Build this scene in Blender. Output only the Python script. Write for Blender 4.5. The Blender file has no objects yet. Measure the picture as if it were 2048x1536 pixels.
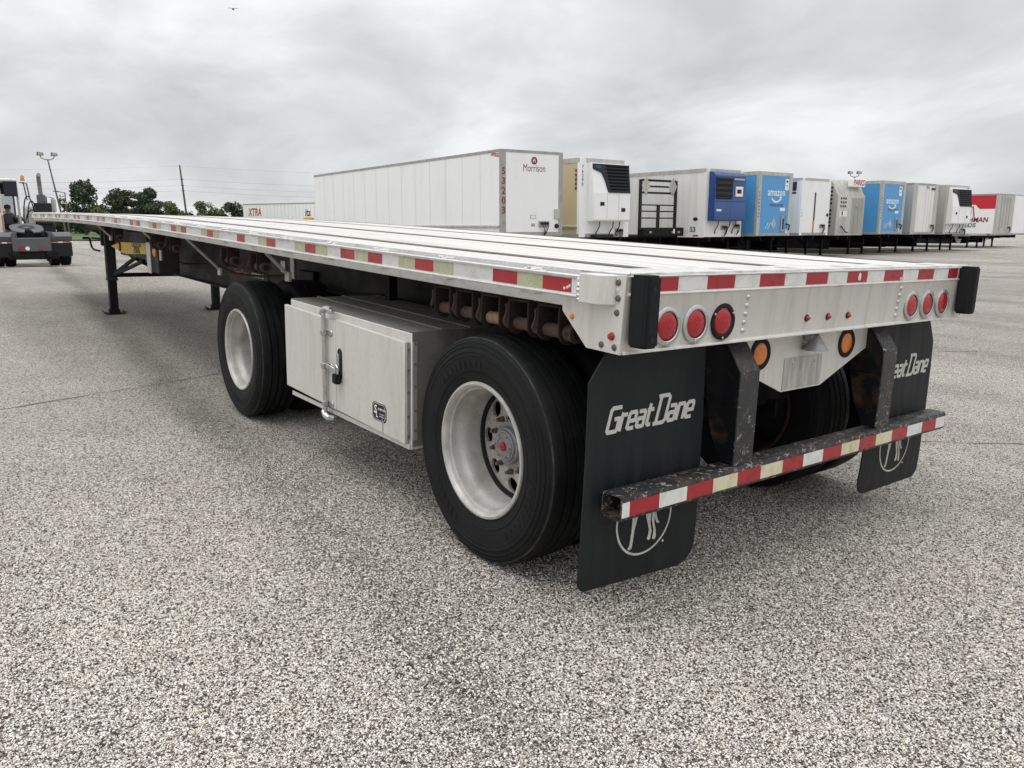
import bpy, bmesh, math, random
import numpy as np
from mathutils import Matrix, Vector
random.seed(7)
rng = np.random.default_rng(7)
scn = bpy.context.scene
col = scn.collection
R = math.radians
# ---------------------------------------------------------------- camera
CAM = Vector((-1.87500559, -1.82388592, 1.47286764))
RV = Vector((0.7916799, -0.6109361, 0.0)); UV = Vector((0.1215342, 0.1574897, 0.9800135)); FV = Vector((0.5987256, 0.7758570, -0.1989311))
cd = bpy.data.cameras.new('camera'); cam = bpy.data.objects.new('camera', cd); col.objects.link(cam)
cd.sensor_width = 36; cd.lens = 1564.131 / 2048 * 36; cd.clip_start = .05; cd.clip_end = 9000
cam.matrix_world = Matrix(((RV.x, UV.x, -FV.x, CAM.x), (RV.y, UV.y, -FV.y, CAM.y), (RV.z, UV.z, -FV.z, CAM.z), (0, 0, 0, 1)))
scn.camera = cam
# ---------------------------------------------------------------- sky (overcast)
SUN_EL, SUN_AZ = R(73), R(-85)      # azimuth: direction to the sun, clockwise from +y
wd = bpy.data.worlds.new('World'); scn.world = wd; wd.use_nodes = True
nt = wd.node_tree; N = nt.nodes; Lk = nt.links; N.clear()
out = N.new('ShaderNodeOutputWorld'); bg = N.new('ShaderNodeBackground'); Lk.new(bg.outputs[0], out.inputs[0])
bg.inputs[1].default_value = 0.1
sky = N.new('ShaderNodeTexSky'); sky.sky_type = 'NISHITA'; sky.sun_disc = False
sky.sun_elevation = SUN_EL; sky.sun_rotation = SUN_AZ
tc = N.new('ShaderNodeTexCoord'); sep = N.new('ShaderNodeSeparateXYZ'); Lk.new(tc.outputs['Generated'], sep.inputs[0])
def wmath(op, a, b=None, c=None, clamp=False):
    n = N.new('ShaderNodeMath'); n.operation = op; n.use_clamp = clamp
    for i, q in enumerate((a, b, c)):
        if q is None: continue
        if isinstance(q, (int, float)): n.inputs[i].default_value = q
        else: Lk.new(q, n.inputs[i])
    return n.outputs[0]
zz = wmath('MAXIMUM', sep.outputs[2], 0.0)
den = wmath('ADD', zz, 0.32)
cx_ = wmath('DIVIDE', sep.outputs[0], den); cy_ = wmath('DIVIDE', sep.outputs[1], den)
cmb = N.new('ShaderNodeCombineXYZ'); Lk.new(cx_, cmb.inputs[0]); Lk.new(cy_, cmb.inputs[1])
n1 = N.new('ShaderNodeTexNoise'); n1.inputs['Scale'].default_value = 1.75; n1.inputs['Detail'].default_value = 9; n1.inputs['Roughness'].default_value = .56; n1.inputs['Distortion'].default_value = .35
mp = N.new('ShaderNodeMapping'); mp.inputs['Location'].default_value = (3.1, 1.7, 0); mp.inputs['Rotation'].default_value = (0, 0, R(35)); mp.inputs['Scale'].default_value = (1, .9, 1)
Lk.new(cmb.outputs[0], mp.inputs[0]); Lk.new(mp.outputs[0], n1.inputs['Vector'])
rp = N.new('ShaderNodeValToRGB'); Lk.new(n1.outputs['Fac'], rp.inputs[0])
rp.color_ramp.elements[0].position = .33; rp.color_ramp.elements[0].color = (5.6, 5.76, 5.92, 1)
rp.color_ramp.elements[1].position = .68; rp.color_ramp.elements[1].color = (9.0, 9.12, 9.2, 1)
e = rp.color_ramp.elements.new(.5); e.color = (7.05, 7.2, 7.35, 1)
lum = wmath('MULTIPLY_ADD', wmath('MULTIPLY', zz, zz), 1.9, 0.93)
mul = N.new('ShaderNodeVectorMath'); mul.operation = 'SCALE'; Lk.new(rp.outputs[0], mul.inputs[0]); Lk.new(lum, mul.inputs['Scale'])
mix = N.new('ShaderNodeMix'); mix.data_type = 'RGBA'; mix.inputs[0].default_value = .96
Lk.new(sky.outputs[0], mix.inputs[6]); Lk.new(mul.outputs[0], mix.inputs[7]); Lk.new(mix.outputs[2], bg.inputs[0])
# ---------------------------------------------------------------- sun through cloud
sl = bpy.data.lights.new('sun', 'SUN'); sl.energy = .8; sl.angle = R(35); sl.color = (1, .965, .91)
so = bpy.data.objects.new('sun', sl); col.objects.link(so)
sd = Vector((math.sin(SUN_AZ) * math.cos(SUN_EL), math.cos(SUN_AZ) * math.cos(SUN_EL), math.sin(SUN_EL)))
so.rotation_euler = sd.to_track_quat('Z', 'Y').to_euler(); so.location = sd * 60
scn.view_settings.view_transform = 'Standard'; scn.view_settings.look = 'None'; scn.view_settings.gamma = 1
scn.view_settings.exposure = 0.12; scn.view_settings.use_curve_mapping = False
scn.render.engine = 'CYCLES'; scn.cycles.max_bounces = 5; scn.cycles.diffuse_bounces = 3; scn.cycles.glossy_bounces = 3

# ================================================================ materials
MT = {}
def newmat(name):
    m = bpy.data.materials.new(name); m.use_nodes = True; t = m.node_tree
    return m, t, t.nodes['Principled BSDF']
def nd(t, typ, **kw):
    n = t.nodes.new(typ)
    for k, v in kw.items():
        if k in n.inputs: n.inputs[k].default_value = v
        else: setattr(n, k, v)
    return n
def rgba(c): return (c, c, c, 1) if isinstance(c, (int, float)) else (*c, 1)
def coords(t, sc=(1, 1, 1)):
    tcn = t.nodes.new('ShaderNodeTexCoord'); mpn = nd(t, 'ShaderNodeMapping', Scale=sc)
    t.links.new(tcn.outputs['Object'], mpn.inputs[0]); return mpn.outputs[0]
def noise(t, vec, sc, det=5, rough=.6, dist=0):
    n = nd(t, 'ShaderNodeTexNoise', Scale=sc, Detail=det, Roughness=rough, Distortion=dist); t.links.new(vec, n.inputs['Vector']); return n.outputs['Fac']
def ramp(t, fac, stops):
    r = t.nodes.new('ShaderNodeValToRGB'); t.links.new(fac, r.inputs[0]); cr = r.color_ramp
    while len(cr.elements) < len(stops): cr.elements.new(.5)
    for e_, (p, c) in zip(cr.elements, stops): e_.position = p; e_.color = rgba(c)
    return r.outputs[0]
def mixc(t, fac, a, b, mode='MIX'):
    m = t.nodes.new('ShaderNodeMix'); m.data_type = 'RGBA'; m.blend_type = mode
    for i, q in ((0, fac), (6, a), (7, b)):
        if isinstance(q, (int, float)): m.inputs[i].default_value = q if i == 0 else rgba(q)
        elif isinstance(q, tuple): m.inputs[i].default_value = rgba(q)
        else: t.links.new(q, m.inputs[i])
    return m.outputs[2]
def bump(t, b, h, dist, st=1):
    n = nd(t, 'ShaderNodeBump', Strength=st, Distance=dist); t.links.new(h, n.inputs['Height']); t.links.new(n.outputs[0], b.inputs['Normal'])
def pm(name, c, rough=.5, metal=0, dirt=None, dirt_amt=.5, sc=5, stretch=(1, 1, 1), bsc=0, bd=.001, fine=.12, coat=0):
    """base colour with fine mottling, plus a layer of dirt / wear laid by noise"""
    m, t, b = newmat(name)
    v = coords(t); vs = coords(t, stretch)
    base = mixc(t, noise(t, v, 45, 4), tuple(x * (1 - fine) for x in c), tuple(min(1, x * (1 + fine)) for x in c))
    if dirt is not None:
        f = ramp(t, noise(t, vs, sc, 7, .65, .4), [(.62 - dirt_amt * .34, 0.0), (.84 - dirt_amt * .2, 1.0)])
        base = mixc(t, f, base, dirt)
        rr = t.nodes.new('ShaderNodeMath'); rr.operation = 'MULTIPLY_ADD'; t.links.new(f, rr.inputs[0]); rr.inputs[1].default_value = .3; rr.inputs[2].default_value = rough
        rr.use_clamp = True; t.links.new(rr.outputs[0], b.inputs['Roughness'])
    else: b.inputs['Roughness'].default_value = rough
    t.links.new(base, b.inputs['Base Color']); b.inputs['Metallic'].default_value = metal
    if coat: b.inputs['Coat Weight'].default_value = coat; b.inputs['Coat Roughness'].default_value = .12
    if bsc: bump(t, b, noise(t, vs, bsc, 5), bd)
    if name in ('tyre', 'rubber', 'frame_black', 'frame_gray', 'rust_dark', 'black_paint', 'ink', 'grille', 'flap'): b.inputs['Specular IOR Level'].default_value = .22
    MT[name] = m; return m
pm('alu', (.66, .645, .605), .42, .25, (.50, .48, .44), .42, 3.0, (5, 5, .6), 160, .0006, .05)
pm('alu_top', (.72, .71, .69), .38, .55, (.42, .41, .39), .5, 14, (1, 1, 1), 90, .0015)
pm('plank', (.74, .72, .68), .40, .50, (.50, .475, .43), .62, 3, (5, .22, 5), 60, .001)
pm('wood', (.13, .105, .093), .8, 0, (.27, .25, .23), .5, 6, (6, .3, 6), 90, .003)
pm('rail', (.70, .695, .68), .36, .4, (.52, .51, .49), .42, 7, (1, 1.4, 3), 120, .0008)
pm('weld', (.75, .75, .73), .25, .9, (.5, .49, .47), .4, 30, (1, 1, 1), 120, .003)
pm('steel', (.55, .55, .54), .3, .9, (.3, .29, .27), .3, 20)
pm('bolt', (.13, .115, .095), .5, .5, (.2, .12, .07), .5, 40)
pm('tape_red', (.36, .008, .018), .36, 0, (.21, .014, .018), .4, 16, (1, 1, 1), 300, .0003, .08, .25)
pm('tape_white', (.72, .72, .70), .32, 0, (.52, .51, .47), .45, 14, (1, 6, 1), 300, .0003, .05, .25)
pm('tape_cream', (.66, .62, .44), .4, 0, (.50, .36, .16), .45, 9, (2, 2, 1), 0, 0, .06, .2)
pm('tape_green', (.40, .40, .25), .42, 0, (.50, .49, .36), .4, 12, (1, 1, 1), 0, 0, .08)
pm('tape_green_faded', (.46, .45, .35), .5, 0, (.56, .54, .48), .5, 12)
pm('tape_red_faded', (.40, .10, .085), .5, 0, (.50, .40, .36), .55, 14)
pm('emblem_line', (.62, .62, .48), .5)
pm('rubber', (.008, .009, .0105), .6, 0, (.016, .016, .016), .5, 7, (1, 1, 1), 200, .0006)
pm('flap', (.011, .0135, .0155), .45, 0, (.023, .0245, .025), .55, 3, (5, 5, .6), 60, .0008)
pm('flap_white', (.56, .55, .51), .6, 0, (.38, .375, .35), .5, 20)
pm('tyre', (.0062, .0068, .0075), .6, 0, (.017, .0168, .0165), .45, 5, (1, 1, 1), 140, .0012)
pm('wheel_paint', (.52, .51, .485), .40, .25, (.30, .28, .25), .52, 7, (1, 1, 1), 90, .0008)
pm('wheel_disc', (.46, .44, .40), .5, .2, (.22, .195, .16), .45, 18, (1, 1, 1), 70, .002)
pm('hub', (.26, .265, .265), .5, .4, (.14, .12, .10), .4, 30)
pm('rust', (.072, .046, .036), .82, .1, (.125, .078, .055), .55, 16, (1, 1, 1), 80, .002, .3)
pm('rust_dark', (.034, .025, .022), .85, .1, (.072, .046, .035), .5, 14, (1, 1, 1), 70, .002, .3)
pm('black_paint', (.007, .0075, .009), .45, 0, (.095, .050, .028), .36, 7, (1, 1, 1), 50, .0015, .2)
pm('frame_black', (.006, .0065, .008), .55, 0, (.020, .018, .016), .45, 4, (1, 1, 1), 60, .0015)
pm('frame_gray', (.042, .041, .038), .6, 0, (.020, .019, .018), .6, 3, (1, .6, 1), 50, .0015)
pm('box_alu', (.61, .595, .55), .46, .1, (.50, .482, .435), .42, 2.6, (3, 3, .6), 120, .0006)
pm('box_alu_shaded', (.205, .198, .18), .6, .1, (.13, .125, .112), .6, 5, (1, 1, 1), 60, .001)  # tool box aluminium darkened: the deck's shade on its top is in the colour
pm('lens_red', (.40, .004, .014), .18, 0, (.22, .003, .008), .5, 28, (1, 1, 1), 0, 0, .15, .3)
pm('lens_amber', (.72, .20, .012), .2, 0, (.60, .15, .01), .5, 60, (1, 1, 1), 0, 0, .15, .5)
pm('white_paint', (.85, .85, .845), .38, 0, (.77, .765, .745), .35, 1.5, (1, 1, .25), 0, 0, .02, .1)
pm('white_dull', (.76, .755, .735), .5, 0, (.63, .62, .59), .42, 1.2, (2, 2, .2), 0, 0, .03)
pm('cream', (.50, .43, .25), .5, 0, (.40, .345, .21), .4, .8, (1, 1, .3), 0, 0, .03)
pm('alu_far', (.52, .51, .48), .45, .35, (.36, .34, .30), .5, 1.4, (3, 3, .2), 0, 0, .05)
pm('seam_light', (.66, .66, .65), .45)
pm('trim_gray', (.36, .355, .34), .5, .2, (.24, .23, .21), .4, 3)
pm('blue_van', (.075, .30, .60), .4, 0, (.10, .33, .60), .35, 1, (1, 1, .3), 0, 0, .03, .1)
pm('blue_dark', (.007, .055, .21), .35, 0, (.014, .06, .2), .4, 2, (1, 1, 1), 0, 0, .03, .2)
pm('navy', (.012, .02, .06), .5)
pm('grille', (.022, .026, .034), .5, 0, (.04, .042, .046), .4, 6)
pm('red_paint', (.52, .018, .03), .4, 0, (.46, .03, .04), .3, 2)
pm('maroon', (.17, .012, .025), .5); pm('green_print', (.02, .17, .07), .5); pm('ink', (.02, .02, .022), .5)
pm('print_white', (.80, .80, .78), .5); pm('label_red', (.45, .03, .05), .4)
pm('sign_yellow', (.62, .39, .015), .5, 0, (.46, .31, .04), .4, 8)
pm('truck_gray', (.085, .092, .10), .5, 0, (.11, .108, .10), .45, 3)
pm('truck_white', (.74, .73, .70), .45, 0, (.55, .52, .46), .4, 2)
pm('truck_orange', (.50, .22, .07), .5)
pm('pipe', (.24, .22, .20), .45, .5, (.14, .11, .09), .5, 5)
pm('skin', (.33, .17, .11), .5); pm('denim', (.04, .08, .19), .8); pm('shirt', (.07, .075, .085), .8)
pm('pole_wood', (.13, .10, .08), .85); pm('pole_steel', (.15, .125, .11), .5, .3); pm('wire', (.05, .05, .055), .6)
pm('bark', (.075, .058, .045), .9, 0, (.12, .10, .08), .5, 8)
pm('bird', (.03, .028, .028), .8)
def leafmat(name, a, b):
    m, t, bs = newmat(name); v = coords(t)
    t.links.new(ramp(t, noise(t, v, 1.6, 4), [(.3, a), (.7, b)]), bs.inputs['Base Color']); bs.inputs['Roughness'].default_value = .65
    MT[name] = m
leafmat('leaf_dark', (.026, .048, .024), (.066, .100, .045)); leafmat('leaf_mid', (.035, .056, .024), (.070, .095, .040))
leafmat('leaf_light', (.085, .115, .030), (.15, .18, .055)); leafmat('leaf_far', (.05, .07, .035), (.085, .105, .05))
m, t, b = newmat('glass'); b.inputs['Base Color'].default_value = (.55, .60, .62, 1); b.inputs['Roughness'].default_value = .05; b.inputs['Transmission Weight'].default_value = .9; b.inputs['IOR'].default_value = 1.05; MT['glass'] = m
# worn black paint with chips down to rust and pale metal
m, t, b = newmat('chipped'); v = coords(t)
c0 = mixc(t, noise(t, v, 30, 4), (.013, .0135, .015), (.026, .026, .027))
szc = t.nodes.new('ShaderNodeSeparateXYZ'); t.links.new(v, szc.inputs[0])
wz_ = nd(t, 'ShaderNodeMapRange'); t.links.new(szc.outputs[2], wz_.inputs[0]); wz_.inputs[1].default_value = .53; wz_.inputs[2].default_value = .80; wz_.inputs[3].default_value = .09; wz_.inputs[4].default_value = .05
def addn(f):
    a_ = t.nodes.new('ShaderNodeMath'); a_.operation = 'ADD'; t.links.new(f, a_.inputs[0]); t.links.new(wz_.outputs[0], a_.inputs[1]); return a_.outputs[0]
c1 = mixc(t, ramp(t, addn(noise(t, v, 11, 8, .7, .6)), [(.60, 0.0), (.69, 1.0)]), c0, (.060, .036, .024))
c2 = mixc(t, ramp(t, addn(noise(t, v, 36, 8, .75, 1.2)), [(.655, 0.0), (.68, 1.0)]), c1, (.33, .31, .27))
t.links.new(c2, b.inputs['Base Color']); b.inputs['Roughness'].default_value = .5; bump(t, b, noise(t, v, 26, 8, .72, 1.0), .003); MT['chipped'] = m
# stained plate: brushed pale aluminium with dark vertical runs where the number plate was
m, t, b = newmat('plate_stain'); v = coords(t); vs = coords(t, (30, 30, 3.0))
c0 = mixc(t, ramp(t, noise(t, vs, 1.5, 7, .75, .5), [(.30, 0.0), (.72, 1.0)]), (.60, .59, .56), (.20, .193, .17)); t.links.new(c0, b.inputs['Base Color']); b.inputs['Roughness'].default_value = .55; MT['plate_stain'] = m
# pavement: pale stone chips set in dark binder
m, t, b = newmat('chip_seal'); v = coords(t)
wob = nd(t, 'ShaderNodeTexNoise', Scale=130, Detail=2); t.links.new(v, wob.inputs['Vector'])
wv = t.nodes.new('ShaderNodeVectorMath'); wv.operation = 'MULTIPLY_ADD'; t.links.new(wob.outputs['Color'], wv.inputs[0]); wv.inputs[1].default_value = (.0045, .0045, 0); t.links.new(v, wv.inputs[2])
def vor(feature, sc):
    n = nd(t, 'ShaderNodeTexVoronoi', Scale=sc, Randomness=1.0); n.voronoi_dimensions = '2D'; n.feature = feature; t.links.new(wv.outputs[0], n.inputs['Vector']); return n
big = noise(t, v, .22, 3, .6, .5); mid = noise(t, v, 1.7, 3, .65, .3)
trk = noise(t, coords(t, (1.0, .10, 1)), .75, 2, .55, .3)
def layer(sc, lo, hi):
    vc = vor('F1', sc); ve = vor('DISTANCE_TO_EDGE', sc)
    sp_ = t.nodes.new('ShaderNodeSeparateColor'); t.links.new(vc.outputs['Color'], sp_.inputs[0])
    stone = ramp(t, sp_.outputs[0], [(0, (.13, .112, .094)), (.09, (.34, .29, .235)), (.22, (.58, .535, .47)), (.5, (.775, .73, .66)), (.8, (.87, .83, .765)), (1, (.94, .91, .86))])
    mr = nd(t, 'ShaderNodeMapRange'); t.links.new(ve.outputs[0], mr.inputs[0]); mr.inputs[1].default_value = lo; mr.inputs[2].default_value = hi
    # some stones sit below the binder
    mr2 = nd(t, 'ShaderNodeMapRange'); t.links.new(sp_.outputs[1], mr2.inputs[0]); mr2.inputs[1].default_value = .10; mr2.inputs[2].default_value = .22
    mm = t.nodes.new('ShaderNodeMath'); mm.operation = 'MULTIPLY'; t.links.new(mr.outputs[0], mm.inputs[0]); t.links.new(mr2.outputs[0], mm.inputs[1])
    hh = t.nodes.new('ShaderNodeMath'); hh.operation = 'MULTIPLY_ADD'; t.links.new(sp_.outputs[2], hh.inputs[0]); hh.inputs[1].default_value = .6; hh.inputs[2].default_value = .5
    h2 = t.nodes.new('ShaderNodeMath'); h2.operation = 'MULTIPLY'; t.links.new(hh.outputs[0], h2.inputs[0]); t.links.new(mm.outputs[0], h2.inputs[1])
    return stone, mm.outputs[0], h2.outputs[0]
s1, k1, h1 = layer(128, .05, .14)
binder = mixc(t, mid, (.024, .021, .018), (.060, .054, .047))
fin = noise(t, v, 330, 2, .6); under = mixc(t, ramp(t, fin, [(.50, 0.0), (.60, 1.0)]), binder, (.20, .185, .165))
colr = mixc(t, k1, under, s1)
tone = t.nodes.new('ShaderNodeMath'); tone.operation = 'ADD'; t.links.new(ramp(t, big, [(.32, .70), (.68, .89)]), tone.inputs[0])
tt = ramp(t, mid, [(.3, -.0), (.7, .14)]); t.links.new(tt, tone.inputs[1])
tk = t.nodes.new('ShaderNodeMath'); tk.operation = 'MULTIPLY'; t.links.new(tone.outputs[0], tk.inputs[0]); t.links.new(ramp(t, trk, [(.34, .78), (.56, 1.02)]), tk.inputs[1])
sc_ = t.nodes.new('ShaderNodeVectorMath'); sc_.operation = 'SCALE'; t.links.new(colr, sc_.inputs[0]); t.links.new(tk.outputs[0], sc_.inputs['Scale'])
# tyre tracks: dark bands running the way the trailers are driven
spx = t.nodes.new('ShaderNodeSeparateXYZ'); t.links.new(v, spx.inputs[0])
wig = nd(t, 'ShaderNodeTexNoise', Scale=.35, Detail=2); t.links.new(v, wig.inputs['Vector'])
def band(x0, slope, hw_, depth):
    def mth(op, a, b2=None, c=None):
        n = t.nodes.new('ShaderNodeMath'); n.operation = op
        for i, q in enumerate((a, b2, c)):
            if q is None: continue
            if isinstance(q, (int, float)): n.inputs[i].default_value = q
            else: t.links.new(q, n.inputs[i])
        return n.outputs[0]
    xx = mth('SUBTRACT', spx.outputs[0], mth('MULTIPLY_ADD', spx.outputs[1], slope, x0)); xx = mth('ADD', xx, mth('MULTIPLY_ADD', wig.outputs['Fac'], .5, -.25))
    d_ = mth('ABSOLUTE', xx); mr = nd(t, 'ShaderNodeMapRange'); mr.interpolation_type = 'SMOOTHSTEP'; t.links.new(d_, mr.inputs[0]); mr.inputs[1].default_value = 0; mr.inputs[2].default_value = hw_; mr.inputs[3].default_value = 1; mr.inputs[4].default_value = 0
    mk = mth('MULTIPLY', mr.outputs[0], ramp(t, mid, [(.30, .25), (.62, 1.0)])); return mth('MULTIPLY_ADD', mk, -depth, 1.0)
tr = None
for bnd in ((-.62, .095, .33, .44), (-2.45, .06, .42, .2), (4.6, .02, .5, .2), (8.2, -.04, .6, .16)):
    q = band(*bnd)
    if tr is None: tr = q
    else:
        mq = t.nodes.new('ShaderNodeMath'); mq.operation = 'MULTIPLY'; t.links.new(tr, mq.inputs[0]); t.links.new(q, mq.inputs[1]); tr = mq.outputs[0]
sc2 = t.nodes.new('ShaderNodeVectorMath'); sc2.operation = 'SCALE'; t.links.new(sc_.outputs[0], sc2.inputs[0]); t.links.new(tr, sc2.inputs['Scale']); sc_ = sc2
# rusty blots
wrm = t.nodes.new('ShaderNodeVectorMath'); wrm.operation = 'MULTIPLY'; t.links.new(sc_.outputs[0], wrm.inputs[0]); wrm.inputs[1].default_value = (1.0, .985, .96); sc_ = wrm
rb = ramp(t, noise(t, v, .9, 3, .7, .8), [(.73, 0.0), (.80, .35)]); c3 = mixc(t, rb, sc_.outputs[0], (.22, .13, .07)); oil = ramp(t, noise(t, v, 2.3, 3, .6, .6), [(.66, 0.0), (.76, .35)]); c3 = mixc(t, oil, c3, (.045, .041, .037))
t.links.new(c3, b.inputs['Base Color']); b.inputs['Roughness'].default_value = .85; b.inputs['Specular IOR Level'].default_value = .3
hs = t.nodes.new('ShaderNodeMath'); hs.operation = 'MULTIPLY_ADD'; t.links.new(fin, hs.inputs[0]); hs.inputs[1].default_value = .3; t.links.new(h1, hs.inputs[2])
bump(t, b, hs.outputs[0], .006, .9); MT['chip_seal'] = m
m, t, b = newmat('crack_fill'); v = coords(t); t.links.new(mixc(t, noise(t, v, 30, 5), (.05, .046, .042), (.20, .185, .165)), b.inputs['Base Color']); b.inputs['Roughness'].default_value = .9; MT['crack_fill'] = m
m, t, b = newmat('lawn'); v = coords(t); t.links.new(mixc(t, noise(t, v, 1.2, 6), (.045, .085, .018), (.085, .135, .032)), b.inputs['Base Color']); b.inputs['Roughness'].default_value = .9; MT['lawn'] = m
pm('line_paint', (.62, .61, .58), .6, 0, (.3, .29, .27), .5, 3)

# ================================================================ mesh helpers
class G:
    def __init__(s): s.v = []; s.f = []
    def add(s, vs, fs):
        o = len(s.v); s.v += [tuple(p) for p in vs]; s.f += [tuple(i + o for i in f) for f in fs]; return s
    def box(s, x0, x1, y0, y1, z0, z1):
        return s.add([(x0, y0, z0), (x1, y0, z0), (x1, y1, z0), (x0, y1, z0), (x0, y0, z1), (x1, y0, z1), (x1, y1, z1), (x0, y1, z1)],
                     [(0, 3, 2, 1), (4, 5, 6, 7), (0, 1, 5, 4), (1, 2, 6, 5), (2, 3, 7, 6), (3, 0, 4, 7)])
    def prism(s, poly, ax, a, b):
        f = {'x': lambda p, q, h: (h, p, q), 'y': lambda p, q, h: (p, h, q), 'z': lambda p, q, h: (p, q, h)}[ax]
        n = len(poly); vs = [f(p, q, a) for p, q in poly] + [f(p, q, b) for p, q in poly]
        return s.add(vs, [tuple(range(n))[::-1], tuple(range(n, 2 * n))] + [(i, (i + 1) % n, n + (i + 1) % n, n + i) for i in range(n)])
    def cyl(s, p0, p1, r0, r1=None, n=16, cap=True):
        r1 = r0 if r1 is None else r1; p0, p1 = Vector(p0), Vector(p1); d = (p1 - p0).normalized()
        u = d.orthogonal().normalized(); w = d.cross(u); vs = []
        for p, r in ((p0, r0), (p1, r1)):
            for i in range(n):
                a = 2 * math.pi * i / n; vs.append(p + (u * math.cos(a) + w * math.sin(a)) * r)
        fs = [(i, (i + 1) % n, n + (i + 1) % n, n + i) for i in range(n)]
        if cap: fs += [tuple(range(n))[::-1], tuple(range(n, 2 * n))]
        return s.add(vs, fs)
    def tube(s, pts, r, n=8, closed=False):
        pts = [Vector(p) for p in pts]; rr = r if isinstance(r, (list, tuple)) else [r] * len(pts); vs = []; u = None
        for i, p in enumerate(pts):
            a = pts[i - 1] if i or closed else p; c = pts[(i + 1) % len(pts)] if i < len(pts) - 1 or closed else p
            d = (c - a).normalized()
            if u is None: u = d.orthogonal().normalized()
            u = (u - d * u.dot(d)).normalized(); w = d.cross(u)
            vs += [p + (u * math.cos(2 * math.pi * k / n) + w * math.sin(2 * math.pi * k / n)) * rr[i] for k in range(n)]
        m_ = len(pts); fs = []
        for i in range(m_ if closed else m_ - 1):
            j = (i + 1) % m_
            fs += [(i * n + k, i * n + (k + 1) % n, j * n + (k + 1) % n, j * n + k) for k in range(n)]
        if not closed: fs += [tuple(range(n))[::-1], tuple(range((m_ - 1) * n, m_ * n))]
        return s.add(vs, fs)
    def lathe(s, prof, c, ax, n=40, closed=False):
        """prof: (radius, height along axis)"""
        vs = []; c = Vector(c)
        for r, h in prof:
            for i in range(n):
                a = 2 * math.pi * i / n; p, q = r * math.cos(a), r * math.sin(a)
                vs.append(c + Vector({'x': (h, p, q), 'y': (p, h, q), 'z': (p, q, h)}[ax]))
        m_ = len(prof); fs = []
        for j in range(m_ if closed else m_ - 1):
            k = (j + 1) % m_
            fs += [(j * n + i, j * n + (i + 1) % n, k * n + (i + 1) % n, k * n + i) for i in range(n)]
        if not closed:
            if prof[0][0] > 1e-6: pass
        return s.add(vs, fs)
    def disc(s, c, ax, r, n=24):
        c = Vector(c); vs = []
        for i in range(n):
            a = 2 * math.pi * i / n; p, q = r * math.cos(a), r * math.sin(a); vs.append(c + Vector({'x': (0, p, q), 'y': (p, 0, q), 'z': (p, q, 0)}[ax]))
        return s.add(vs, [tuple(range(n))])
    def stroke(s, pts, w, closed=False):
        """flat 2-D polyline of width w as joined quads, in xy"""
        pts = [Vector((p[0], p[1])) for p in pts]; n = len(pts); L_, R_ = [], []
        for i, p in enumerate(pts):
            a = pts[i - 1] if (i or closed) else None; c = pts[(i + 1) % n] if (i < n - 1 or closed) else None
            d1 = (p - a).normalized() if a is not None else (c - p).normalized(); d2 = (c - p).normalized() if c is not None else d1
            n1_ = Vector((-d1.y, d1.x)); n2_ = Vector((-d2.y, d2.x)); mvec = n1_ + n2_
            mvec = mvec.normalized() if mvec.length > 1e-6 else n1_
            k = (w / 2) / max(.45, mvec.dot(n1_)); L_.append(p + mvec * k); R_.append(p - mvec * k)
        vs = [(p.x, p.y, 0) for p in L_] + [(p.x, p.y, 0) for p in R_]
        fs = [(i, (i + 1) % n, n + (i + 1) % n, n + i) for i in range(n if closed else n - 1)]
        return s.add(vs, fs)
    def mesh(s, name, mat, bevel=0, smooth=None, seg=1):
        me = bpy.data.meshes.new(name); me.from_pydata(s.v, [], s.f); me.materials.append(MT[mat])
        bm = bmesh.new(); bm.from_mesh(me); bmesh.ops.recalc_face_normals(bm, faces=bm.faces)
        if bevel:
            ed = [e_ for e_ in bm.edges if len(e_.link_faces) == 2 and e_.calc_face_angle(0) > .5]
            bmesh.ops.bevel(bm, geom=ed, offset=bevel, segments=seg, affect='EDGES', clamp_overlap=True)
        bm.to_mesh(me); bm.free()
        if smooth is None: smooth = R(35)
        if smooth:
            me.polygons.foreach_set('use_smooth', [True] * len(me.polygons)); me.set_sharp_from_angle(angle=smooth)
        return me
    def build(s, name, mat, parent=None, bevel=0, smooth=None, seg=1): return put(s.mesh(name, mat, bevel, smooth, seg), name, parent)
def put(me, name, parent=None, M_=None):
    o = bpy.data.objects.new(name, me); col.objects.link(o)
    if parent is not None: o.parent = parent
    if M_ is not None: o.matrix_basis = M_
    return o
def tag(o, label, cat, group=None, kind=None):
    if label: o['label'] = label
    if cat: o['category'] = cat
    if group: o['group'] = group
    if kind: o['kind'] = kind
    return o
def thing(name, label, cat, loc=(0, 0, 0), rz=0, group=None):
    o = bpy.data.objects.new(name, None); col.objects.link(o); o.location = loc; o.rotation_euler = (0, 0, rz); o.empty_display_size = .3
    return tag(o, label, cat, group)
def TM(x=0, y=0, z=0): return Matrix.Translation((x, y, z))
REAR = Matrix(((1, 0, 0, 0), (0, 0, -1, 0), (0, 1, 0, 0), (0, 0, 0, 1)))        # xy plane -> xz plane, facing -y
LEFT = Matrix(((0, 0, -1, 0), (-1, 0, 0, 0), (0, 1, 0, 0), (0, 0, 0, 1)))       # xy plane -> facing -x, read from the left
TXT = {}
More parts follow.
